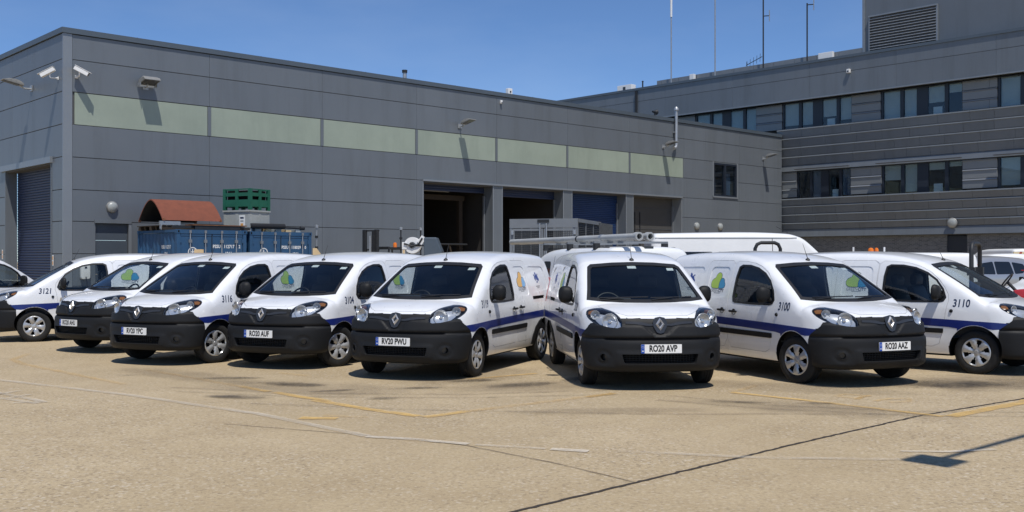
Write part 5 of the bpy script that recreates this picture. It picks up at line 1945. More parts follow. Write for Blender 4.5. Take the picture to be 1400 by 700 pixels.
for sg, k in ((1, 'L'), (-1, 'R')):
    P, N = VAN.lay(VAN.cyl(), np.array([[sg * 31.5 * d2r, 0.872], [sg * 43 * d2r, 0.945]]))
    mb = MB()
    for p, n, r in ((P[0], N[0], 0.098), (P[1], N[1], 0.058)):
        dv = Vector((1, 0.35 * sg, 0.08)).normalized()
        q = dv.to_track_quat('Z', 'Y').to_matrix().to_4x4()
        mx = Matrix.Translation(Vector(p) - dv * 0.062) @ q
        mb.lathe([(0.0, 0.0), (r * 0.35, 0.004), (r * 0.7, 0.018), (r * 0.95, 0.042), (r, 0.050), (r * 1.04, 0.046)], M['reflector'], n=22, axis='Z', mx=mx)
        mb.lathe([(0.0, 0.040), (r * 0.22, 0.036), (r * 0.28, 0.008)], M['chrome'], n=12, axis='Z', mx=mx)
    VM['reflect' + k] = mb.mesh('reflector', smooth=50)

def plate_text(s):
    return text_geo(s, 0.111, 0.0045, 0.72)
def fleet_text(s):
    return text_geo(s, 0.155, 0.0035, 0.80, font_shear=0.12)

VANS = [
    ("white electric van 3119 in the middle, plate RV20 PWU, with apricot and pale blue logo", "RV20 PWU", "3119", (-1.614, 14.009), 248.7, 2, 'orange'),
    ("white electric van with plate RO20 AVP, facing the camera almost head on", "RO20 AVP", "3120", (1.867, 12.889), 276.0, 0, 'green'),
    ("white electric van 3100 with plate RO20 AAZ and a green cloud logo on its door", "RO20 AAZ", "3100", (4.93, 13.289), 293.3, 9, 'green'),
    ("white electric van 3110 seen side on, its nose cut off by the frame", None, "3110", (7.929, 14.855), 316.0, 0, 'green'),
    ("white electric van 3116 with plate RV20 YPC and its front wheels turned", "RV20 YPC", "3116", (-5.893, 16.075), 244.0, -13, 'green'),
    ("white electric van with plate RO20 AHU, standing between vans 3121 and 3116", "RO20 AHU", None, (-7.833, 18.205), 235.5, 0, 'green'),
    ("white electric van 3121 seen side on at the left end of the fan", None, "3121", (-10.778, 21.023), 207.7, 0, 'green'),
    ("white electric van 3104 with plate RO20 AUF and its front wheels turned", "RO20 AUF", "3104", (-3.806, 15.475), 245.7, -18, 'green'),
]
for lab, pt, ft, pos, hd, stv, lg in VANS:
    build_van(lab, plate_text(pt) if pt else None, fleet_text(ft) if ft else None, pos, hd, stv, lg)

build_van("white electric van half cut off by the left edge of the frame, pointing away", None, None, (-11.75, 25.5), 70.0, 0, 'green')

# ------------------------------------------------------------------ other vehicles
def generic_body(L, T, Wc, nose, hw, wb, fa, r, lo_z=0.24, h=0.07, rear_r=0.16):
    b0 = fa + wb / 2
    Tf, Wf = curve(*zip(*T), soft=0.05), curve(*zip(*Wc), soft=0.03)
    nf = curve([0.0, 0.3, 0.55, 0.75, 0.9, 1.05, 1.3], nose)
    zf = curve([0.1, 0.3, 0.55, 0.75, 0.95, 1.4], [0.10, 0.02, 0.0, 0.04, 0.14, 0.5])
    def F(x, y, z):
        b = b0 - x
        ay = np.abs(y)
        top = (z - (Tf(np.clip(b, T[0][0], T[-1][0])) - 0.05 * (ay / hw) ** 2.2)) * 0.92
        side = ay - Wf(np.clip(z, 0.1, T[-1][1] + 1.0))
        f = smax(side, top, 0.14)
        f = smax(f, nf(np.clip(ay, 0, 1.3)) + zf(np.clip(z, 0.1, 1.4)) - b, 0.08)
        f = smax(f, b - (L - 0.10 * np.clip((z - 0.9), 0, 2)), rear_r)
        return smax(f, lo_z - z, 0.06)
    B = Body(F, b0)
    zmax = max(z for _, z in T)
    v, f = body_mesh(B, (b0 - L - 0.15, -hw - 0.15, lo_z - 0.12), (b0 + 0.15, hw + 0.15, zmax + 0.15), h)
    return B, v, f

def generic_vehicle(name, label, cat, pos, head, spec, paint, group=None):
    """pos is the middle of the wheelbase on the ground"""
    S = spec
    B, v, f = generic_body(S['L'], S['T'], S['W'], S.get('nose', [0, .02, .07, .17, .38, .8, 1.4]), S['hw'], S['wb'], S['fa'], S['r'])
    xs = (S['wb'] / 2, -S['wb'] / 2)
    cuts = []
    for x in xs:
        for a, b in ((S['hw'] - 0.30, S['hw'] + 0.3), (-S['hw'] - 0.3, -S['hw'] + 0.30)):
            cuts.append(cylinder_geo((x, S['r']), S['r'] * 1.17, a, b, 28))
    me = carve(name + "_body", v, f, cuts, [M[paint], M['dark']])
    mi = [1 if any(math.hypot(p.center.x - x, p.center.z - S['r']) < S['r'] * 1.175 for x in xs) and abs(p.center.y) > S['hw'] - 0.35 and (abs(p.center.y) < S['hw'] - 0.03 or abs(p.normal.y) < 0.7) else 0 for p in me.polygons]
    me.polygons.foreach_set("material_index", mi)
    finish(me, 35)
    t = thing(name, label, cat, (pos[0], pos[1], 0), R(head), group)
    link("body", me, t)
    def piece(nm, pr, poly, d0, d1, m, par=t, sp=0.12):
        vv, ff = B.slab(pr, poly, d0, d1, spacing=sp)
        q = new_mesh(nm, vv, ff, [m])
        finish(q, 35)
        return link(nm, q, par)
    for sg in (1, -1):
        for poly in S['side']:
            piece("side_window", B.side(sg), roundpoly(poly, 0.06, 3), -0.01, 0.004, M['tint'])
        for poly in S.get('gap', []):
            piece("door_gap", B.side(sg), poly, -0.004, 0.0015, M['joint'])
        hl = [(a * sg, z) for a, z in S['lamp']]
        piece("headlight", B.cyl(1.3), roundpoly(hl, 0.03, 2), -0.01, 0.006, M['reflector'])
        if S.get('tail'):
            piece("tail_lamp", B.front(S['L'] - 0.6, -1), roundpoly([(y * sg, z) for y, z in S['tail']], 0.02, 2), -0.01, 0.008, M['redlens'])
        m = MB()
        m.box(-0.06, 0.06, -0.09, 0.09, -0.11, 0.11, M['plastic'])
        P, N = B.lay(B.side(sg), np.array([[S['mir'][0], S['mir'][1]]]))
        m.obj("wing_mirror", t, (P[0][0], P[0][1] + sg * 0.12, P[0][2]), bevel=0.03, smooth=50)
    piece("windscreen", B.front(S['wsb']), roundpoly(S['ws'], 0.05, 3), -0.01, 0.004, M['tint'])
    if S.get('bumper'):
        piece("front_bumper", B.cyl(1.3), S['bumper'], -0.01, 0.012, M['plastic'])
    if S.get('rear_window'):
        piece("rear_window", B.front(S['L'] - 0.9, -1), roundpoly(S['rear_window'], 0.05, 3), -0.01, 0.004, M['tint'])
    for x in xs:
        for y in (S['hw'] - 0.13, -S['hw'] + 0.13):
            add_wheel(t, x, y, 0.317, 0, random.uniform(0, 6), S['r'] / 0.317)
    return t, B

dg = math.pi / 180
LAMP = [(22 * dg, .66), (22 * dg, .82), (34 * dg, .90), (44 * dg, .92), (46 * dg, .80), (36 * dg, .68)]
BUMPG = [(-40 * dg, .30), (-42 * dg, .58), (42 * dg, .58), (40 * dg, .30)]
SPEC_VAN = dict(L=5.0, wb=3.1, fa=0.85, r=0.33, hw=0.95,
    T=[(-0.3, .7), (0, .86), (0.15, .98), (0.5, 1.10), (0.85, 1.20), (1.2, 1.45), (1.75, 1.80), (2.1, 1.87), (2.8, 1.905), (4.2, 1.905), (5.2, 1.88)],
    W=[(0.1, .86), (0.5, .94), (0.9, .95), (1.3, .90), (1.7, .83), (1.95, .76)],
    side=[[(1.35, 1.15), (1.95, 1.62), (2.3, 1.62), (2.35, 1.12)]], gap=[[(2.45, .4), (2.45, 1.72), (2.465, 1.72), (2.465, .4)], [(3.6, .4), (3.6, 1.72), (3.615, 1.72), (3.615, .4)]],
    lamp=LAMP, ws=[(-.76, 1.26), (-.66, 1.72), (.66, 1.72), (.76, 1.26)], wsb=2.4, mir=(1.5, 1.2), bumper=BUMPG,
    tail=[(.74, .9), (.74, 1.5), (.84, 1.5), (.84, .9)], rear_window=[(-.7, 1.2), (-.62, 1.65), (.62, 1.65), (.7, 1.2)])
rackvan, RB = generic_vehicle("panel_van", "white panel van with roof rack and dark blue crest, behind the two middle vans", "van", (1.62, 21.05), 111.0, SPEC_VAN, 'paint_old')
mb = MB()
S_ = RB.side(1)
for i, q in enumerate(CREST):
    vv, ff = RB.slab(S_, [(2.75 + 2.3 * x, 1.52 + 1.05 * y) for x, y in q], -0.002, 0.001 + 0.0007 * (i % 3), spacing=0.1)
    mb.add(vv, ff, M['crest'])
for z in (1.37, 1.33):
    vv, ff = RB.slab(S_, [(2.6, z), (2.6, z + .014), (2.95, z + .014), (2.95, z)], -0.002, 0.001, spacing=0.1)
    mb.add(vv, ff, M['greytext'])
link("crest", new_mesh("crest", mb.v, mb.f, mb.mats, mb.m), rackvan)
for b in (1.75, 2.95, 4.15):
    x = RB.b0 - b
    m = MB()
    m.box(x - 0.03, x + 0.03, -0.78, 0.78, 1.96, 2.00, M['alu'])
    for sg in (1, -1):
        m.box(x - 0.05, x + 0.05, sg * 0.72 - 0.05, sg * 0.72 + 0.05, 1.84, 1.96, M['steeldk'])
    m.obj("roof_bar", rackvan)
for sg in (1, -1):
    MB().box(RB.b0 - 4.6, RB.b0 - 1.5, sg * 0.68 - 0.015, sg * 0.68 + 0.015, 1.86, 1.885, M['steeldk']).obj("roof_rail", rackvan)
MB().box(RB.b0 - 4.86, RB.b0 - 4.75, -0.09, 0.09, 1.86, 1.90, M['gloss']).obj("high_brake_light", rackvan)
def on_rackvan(x, y, z):
    return rackvan.matrix_basis @ Vector((x, y, z))
rackvan_m = Matrix.Translation(rackvan.location) @ Matrix.Rotation(R(111.0), 4, 'Z')
for y, lab in ((0.46, "white plastic pipe on the roof rack, the longer one on the outer side"), (0.24, "white plastic pipe on the roof rack, the inner one of the pair")):
    p0 = rackvan_m @ Vector((-2.95, y, 2.065))
    t = thing("roof_pipe", lab, "pipe", p0, R(111.0), "white pipes on the roof rack")
    LN = 6.3
    MB().pipe((0, 0, 0), (LN, 0, 0), 0.060, 0.050, M['tube'], 18).obj("tube", t, smooth=40)
    MB().pipe((0.0, 0, 0), (0.13, 0, 0), 0.078, 0.0605, M['tube'], 18).obj("socket", t, smooth=40)
    MB().pipe((1.45, 0, 0), (1.55, 0, 0), 0.066, 0.0605, M['galv'], 18).obj("strap", t, smooth=40)
    MB().pipe((2.55, 0, 0), (2.60, 0, 0), 0.068, 0.0605, M['steeldk'], 18).obj("strap", t, smooth=40)

SPEC_TALL = dict(L=6.3, wb=3.9, fa=0.98, r=0.35, hw=1.0,
    T=[(-0.3, .7), (0, .88), (0.2, 1.10), (0.6, 1.25), (0.9, 1.42), (1.35, 1.88), (1.9, 2.33), (2.25, 2.42), (3.5, 2.46), (6.5, 2.42)],
    W=[(0.1, .92), (0.5, .99), (1.0, 1.0), (1.5, .97), (2.1, .90), (2.5, .84)],
    side=[[(1.55, 1.25), (1.95, 1.80), (2.6, 1.85), (2.6, 1.2)], [(2.85, 1.2), (2.85, 1.88), (4.3, 1.88), (4.3, 1.2)], [(4.42, 1.2), (4.42, 1.88), (5.95, 1.88), (5.95, 1.2)]],
    gap=[[(2.70, .4), (2.70, 2.27), (2.72, 2.27), (2.72, .4)]],
    lamp=LAMP, ws=[(-.82, 1.50), (-.72, 2.2), (.72, 2.2), (.82, 1.50)], wsb=2.6, mir=(1.5, 1.35), bumper=BUMPG,
    tail=[(.80, .9), (.80, 1.5), (.9, 1.5), (.9, .9)], rear_window=[(-.75, 1.3), (-.7, 1.85), (.7, 1.85), (.75, 1.3)])
tall, TB = generic_vehicle("high_roof_van", "tall white high roof van behind van 3100, roof above all the others", "van", (7.25, 30.4), 0.0, SPEC_TALL, 'paint_old')
for sg in (1, -1):
    vv, ff = TB.slab(TB.side(sg), [(2.0, 2.262), (2.0, 2.285), (6.22, 2.285), (6.22, 2.262)], -0.01, 0.012, spacing=0.15)
    link("roof_gutter", new_mesh("roof_gutter", vv, ff, [M['greytext']]), tall)
m = MB().tube([(TB.b0 - 2.1, -0.3, 2.44), (TB.b0 - 2.45, -0.3, 2.62)], 0.008, M['seal'])
m.obj("roof_aerial", tall)

SPEC_MPV = dict(L=4.5, wb=2.75, fa=0.85, r=0.32, hw=0.92,
    T=[(-0.3, .65), (0, .80), (0.2, .95), (0.6, 1.04), (0.95, 1.14), (1.3, 1.38), (1.8, 1.68), (2.2, 1.78), (3.0, 1.80), (4.0, 1.74), (4.7, 1.66)],
    W=[(0.1, .84), (0.5, .91), (0.9, .92), (1.2, .86), (1.6, .74), (1.9, .64)],
    side=[[(1.40, 1.10), (1.62, 1.34), (1.95, 1.52), (2.5, 1.58), (2.52, 1.08)], [(2.58, 1.08), (2.57, 1.58), (3.4, 1.57), (3.5, 1.09)], [(3.56, 1.09), (3.5, 1.56), (4.1, 1.48), (4.2, 1.30), (4.0, 1.12)]],
    lamp=LAMP, ws=[(-.74, 1.18), (-.58, 1.62), (.58, 1.62), (.74, 1.18)], wsb=2.4, mir=(1.5, 1.12), bumper=BUMPG,
    tail=[(.74, .95), (.74, 1.25), (.86, 1.25), (.86, .95)], rear_window=[(-.6, 1.2), (-.52, 1.6), (.52, 1.6), (.6, 1.2)])
generic_vehicle("estate_car", "silver car with dark windows parked under the office block, seen through the tractor's roll bar", "car", (18.15, 40.6), 203.0, SPEC_MPV, 'silver')
generic_vehicle("estate_car", "white car with dark windows parked behind the silver car", "car", (21.2, 45.6), 180.0, dict(SPEC_MPV, T=[(b, z * 1.07 if z > 1.2 else z) for b, z in SPEC_MPV['T']]), 'paint_old')
lightvan, LB_ = generic_vehicle("panel_van", "white van with an orange beacon and two short posts on its roof, behind van 3110", "van", (13.55, 36.3), 180.0, SPEC_VAN, 'paint_old')
for x in (-0.55, 0.55):
    MB().tube([(0.85 + x, -0.3 if x else 0, 1.88), (0.85 + x, -0.3 if x else 0, 2.10)], 0.035, M['camwhite']).obj("roof_post", lightvan)
for x, r in ((-0.08, 0.07), (0.12, 0.10)):
    MB().lathe([(0.0, 0.0), (r, 0.0), (r, 0.10), (r * 0.7, 0.16), (0.0, 0.18)], M['beacon'], n=14, axis='Z', mx=Matrix.Translation((0.85 + x, 0.25, 1.895))).obj("beacon", lightvan, smooth=40)
SPEC_HATCH = dict(SPEC_MPV, L=4.1, wb=2.55, T=[(-0.3, .62), (0, .74), (0.2, .86), (0.6, .96), (1.0, 1.04), (1.4, 1.24), (1.9, 1.45), (2.4, 1.50), (3.2, 1.47), (3.9, 1.38), (4.3, 1.30)],
    side=[[(1.55, 1.02), (1.8, 1.20), (2.1, 1.34), (2.55, 1.38), (2.58, 1.0)], [(2.64, 1.0), (2.62, 1.38), (3.3, 1.34), (3.55, 1.2), (3.3, 1.02)]],
    ws=[(-.74, 1.10), (-.58, 1.38), (.58, 1.38), (.74, 1.10)], tail=[(.72, .8), (.72, 1.0), (.85, 1.0), (.85, .8)], rear_window=[(-.6, 1.05), (-.5, 1.33), (.5, 1.33), (.6, 1.05)], mir=(1.65, 1.05),
    W=[(0.1, .84), (0.5, .90), (0.85, .90), (1.1, .82), (1.45, .66), (1.7, .58)])
generic_vehicle("hatchback_car", "white car with a round headlamp cut off by the right edge of the frame", "car", (15.7, 29.2), 214.0, SPEC_HATCH, 'paint_old')
cv, CB = generic_vehicle("panel_van", "white van with a red and cream chevron board across its tail at the far right", "van", (23.6, 49.9), 96.0, dict(SPEC_VAN, T=[(b, z * 1.14 if z > 1.3 else z) for b, z in SPEC_VAN['T']], rear_window=None), 'paint_old')
chev = link("chevron_board", MB().box(-2.62, -2.57, -0.85, 0.85, 1.62, 2.02, M['chevyel']).mesh("chevron_board"), cv)
m = MB()
for k in range(-3, 4):
    y = 0.25 * k * 2
    for sg in (1, -1):
        a = [(y * 0.5, 2.02), (y * 0.5 + 0.0, 2.02)]
for k in range(6):
    y = -0.80 + 0.28 * k
    sg = 1 if y < 0 else -1
    pts = [(y, 1.62), (y + 0.12, 1.62), (y + 0.12 + 0.18 * sg, 2.02), (y + 0.18 * sg, 2.02)]
    pts = [(max(-0.85, min(0.85, a)), b) for a, b in pts]
    m.prism(pts, -2.626, -2.6205, M['chevred'], 'X')
m.obj("chevron_stripe", chev)

# ------------------------------------------------------------------ compact tractors with roll bars
def tractor(label, pos, head, h=2.0, w=0.42):
    t = thing("compact_tractor", label, "tractor", (pos[0], pos[1], 0), R(head), "small tractors parked behind the vans")
    m = MB()
    m.tube([(-0.35, -w, 0.55), (-0.35, -w, h - 0.14), (-0.35, -w + 0.05, h - 0.04), (-0.35, -w + 0.14, h), (-0.35, w - 0.14, h), (-0.35, w - 0.05, h - 0.04), (-0.35, w, h - 0.14), (-0.35, w, 0.55)], 0.042, M['steeldk'], n=10)
    for sg in (1, -1):
        m.box(-0.42, -0.28, sg * w - 0.065, sg * w + 0.065, h - 0.62, h - 0.46, M['steeldk'])
        m.box(-0.41, -0.29, sg * w - 0.055, sg * w + 0.055, 0.55, h - 0.9, M['steeldk'])
    m.obj("roll_bar", t, smooth=40)
    m = MB()
    m.prism([(0.35, .55), (0.35, 1.08), (0.55, 1.10), (1.35, 1.02), (1.50, .94), (1.55, .60)], -0.30, 0.30, M['red'], 'Y')
    m.obj("bonnet", t, bevel=0.05, smooth=40)
    m = MB()
    m.box(-0.75, 1.45, -0.24, 0.24, 0.35, 0.56, M['steeldk'])
    m.box(-0.65, 0.35, -0.50, 0.50, 0.50, 0.56, M['steeldk'])
    m.obj("chassis", t, bevel=0.01)
    m = MB()
    m.box(-0.30, 0.15, -0.23, 0.23, 0.72, 0.84, M['trim'])
    m.box(-0.40, -0.28, -0.22, 0.22, 0.80, 1.22, M['trim'])
    m.box(-0.15, 0.05, -0.12, 0.12, 0.55, 0.72, M['steeldk'])
    m.obj("seat", t, bevel=0.03, smooth=50)
    m = MB()
    m.tube([(0.42, 0, 1.0), (0.22, 0, 1.22)], 0.03, M['seal'])
    ring = [Vector((0.20, 0.18 * math.cos(a), 1.24 + 0.0)) + Vector((0.10 * math.sin(a), 0, 0.14 * math.sin(a))) for a in np.linspace(0, 2 * math.pi, 19)]
    m.tube(ring, 0.016, M['seal'], n=6, caps=False)
    m.obj("steering_wheel", t, smooth=50)
    for sg in (1, -1):
        m = MB()
        m.prism([(-0.75, .62), (-0.70, .86), (-0.45, .97), (-0.15, .92), (0.05, .70)], sg * 0.36 - 0.0, sg * 0.62, M['steeldk'], 'Y')
        m.obj("mudguard", t, bevel=0.02)
        add_wheel(t, -0.40, sg * 0.50, 0.317, 0, 0, 1.25)
        add_wheel(t, 1.10, sg * 0.46, 0.317, 0, 0, 0.80)
    return t
tractor("small red tractor with a black roll bar behind the nose of van 3110", (9.35, 19.9), 325.0, 1.97, 0.40)
tractor("small tractor whose black roll bar alone shows above the roof of van 3100", (5.98, 23.6), 274.0, 2.05, 0.30)

# ------------------------------------------------------------------ forklift
t = thing("forklift", "dark forklift with a tall mast and an orange beacon by the warehouse wall", "forklift", (-4.62, 37.2, 0), R(232))
for y in (-0.30, 0.30):
    MB().box(0.62, 0.74, y - 0.06, y + 0.06, 0.1, 2.72, M['steeldk']).box(0.74, 0.80, y * 0.75 - 0.05, y * 0.75 + 0.05, 0.3, 2.68, M['steeldk']).obj("mast_upright", t)
m = MB()
for z in (0.6, 1.98, 2.66):
    m.box(0.60, 0.66, -0.36, 0.36, z, z + 0.05, M['steeldk'])
m.tube([(0.78, 0.08, 0.5), (0.78, 0.08, 2.5)], 0.045, M['galv'])
m.obj("mast_crossbar", t)
m = MB()
for x0, z0, x1, z1 in ((0.40, 1.0, 0.20, 2.06), (-0.95, 1.0, -0.85, 2.06)):
    for y in (-0.45, 0.45):
        m.tube([(x0, y, z0), (x1, y, z1)], 0.035, M['steeldk'])
for y in np.linspace(-0.45, 0.45, 7):
    m.box(-0.92, 0.26, y - 0.02, y + 0.02, 2.03, 2.10, M['steeldk'])
m.box(-0.95, -0.88, -0.48, 0.48, 2.02, 2.12, M['steeldk'])
m.box(0.20, 0.28, -0.48, 0.48, 2.02, 2.12, M['steeldk'])
m.obj("overhead_guard", t)
MB().prism([(0.5, .25), (0.5, .75), (0.2, .95), (-0.3, .95), (-1.05, 1.05), (-1.25, .9), (-1.25, .3), (-0.9, .2)], -0.48, 0.48, M['signorange'], 'Y').obj("chassis", t, bevel=0.03)
MB().box(-0.55, -0.10, -0.24, 0.24, 0.96, 1.08, M['trim']).box(-0.62, -0.50, -0.23, 0.23, 1.05, 1.5, M['trim']).obj("seat", t, bevel=0.03)
for y in (-0.25, 0.25):
    MB().box(0.82, 1.75, y - 0.05, y + 0.05, 0.16, 0.20, M['steeldk']).box(0.82, 0.86, y - 0.05, y + 0.05, 0.16, 0.7, M['steeldk']).obj("fork", t)
for x, s_ in ((0.35, 1.0), (-0.85, 0.8)):
    for y in (-0.46, 0.46):
        add_wheel(t, x, y, 0.317, 0, 0, s_ * 0.9)
MB().lathe([(0.0, 0.0), (0.07, 0.0), (0.07, 0.12), (0.05, 0.17), (0.0, 0.18)], M['beacon'], n=12, axis='Z').obj("beacon", t, (-0.45, 0.1, 2.10), smooth=40)

# ------------------------------------------------------------------ hose reel unit
t = thing("hose_reel_unit", "grey cabinet with a white hose drum in front of the first loading bay", "hose reel", (-2.55, 30.2, 0), R(0))
MB().prism([(-0.02, .5), (0.0, 2.30), (0.36, 2.30), (0.52, 1.9), (0.58, .5)], -0.45, 0.45, M['doorgrey'], 'Y').obj("cabinet", t, bevel=0.03)
[o for o in t.children][0].data.materials[0] = M['coping']
m = MB()
m.lathe([(0.10, -0.16), (0.235, -0.16), (0.24, -0.14), (0.15, -0.10), (0.15, 0.10), (0.24, 0.14), (0.235, 0.16), (0.10, 0.16)], M['camwhite'], n=28, axis='Y', mx=Matrix.Translation((-0.34, -0.22, 2.07)))
m.obj("drum", t, smooth=40)
m = MB()
m.box(-0.40, 0.0, -0.40, -0.37, 2.04, 2.09, M['steeldk'])
m.tube([(-0.58, -0.42, 2.12), (-0.34, -0.42, 2.05), (-0.16, -0.42, 2.10), (-0.05, -0.42, 2.28)], 0.025, M['steeldk'])
m.lathe([(0.0, -0.02), (0.06, -0.02), (0.07, 0.02)], M['steeldk'], n=12, axis='Y', mx=Matrix.Translation((-0.34, -0.41, 2.07)))
m.obj("drum_arm", t)
m = MB()
m.box(-0.16, 0.0, -0.41, -0.33, 2.10, 2.34, M['camwhite'], Matrix.Translation((-0.08, 0, 2.2)) @ Matrix.Rotation(R(35), 4, 'Y') @ Matrix.Translation((0.08, 0, -2.2)))
m.box(-0.64, -0.50, -0.40, -0.30, 1.95, 2.16, M['camwhite'])
m.box(-0.63, -0.55, -0.39, -0.31, 1.80, 1.95, M['palewood'])
m.obj("bracket", t, bevel=0.01)
MB().box(-0.75, 0.7, -0.5, 0.5, 0.38, 0.5, M['steeldk']).obj("trailer_bed", t)
for y in (-0.58, 0.58):
    add_wheel(t, 0.1, y, 0.317)

# ------------------------------------------------------------------ thin posts by the warehouse wall
for s_, lab in ((9.41, "thin grey post standing right of the blue containers"), (13.5, "thin dark post left of the white hose drum"), (14.54, "thin dark post beside the first bay's jamb")):
    t = thing("thin_post", lab, "post", at(s_, 0.6), TH, "thin posts by the warehouse wall")
    MB().tube([(0, 0, 0), (0, 0, 2.93)], 0.028, M['galv'] if s_ < 10 else M['steeldk'], n=8).obj("shaft", t)
    MB().lathe([(0.0, 2.90), (0.07, 2.90), (0.07, 3.0), (0.0, 3.02)], M['galv'], n=10, axis='Z').obj("cap", t)
    m = MB()
    for k in range(3):
        z = 2.5 - 0.42 * k
        m.box(-0.045, 0.045, -0.045, 0.045, z, z + 0.09, M['steeldk'])
    m.obj("clamp", t)
for (x, y, w, z, lab) in ((-5.35, 28.3, 0.26, 1.97, "pale timber board with a slanted top behind van 3104"), (-9.62, 31.6, 0.28, 1.97, "pale timber board in front of the left blue container")):
    t = thing("timber_board", lab, "timber", (x, y, 0), R(8))
    MB().prism([(-w / 2, 0), (w / 2, 0), (w / 2, z - (0.22 if x > -9 else 0)), (-w * 0.1 if x > -9 else w / 2, z), (-w / 2, z)], -0.03, 0.03, M['palewood'], 'Y').obj("plank", t, bevel=0.004)
    MB().box(-w / 2, w / 2, 0.03, 0.35, 0, 0.06, M['palewood']).obj("foot", t)

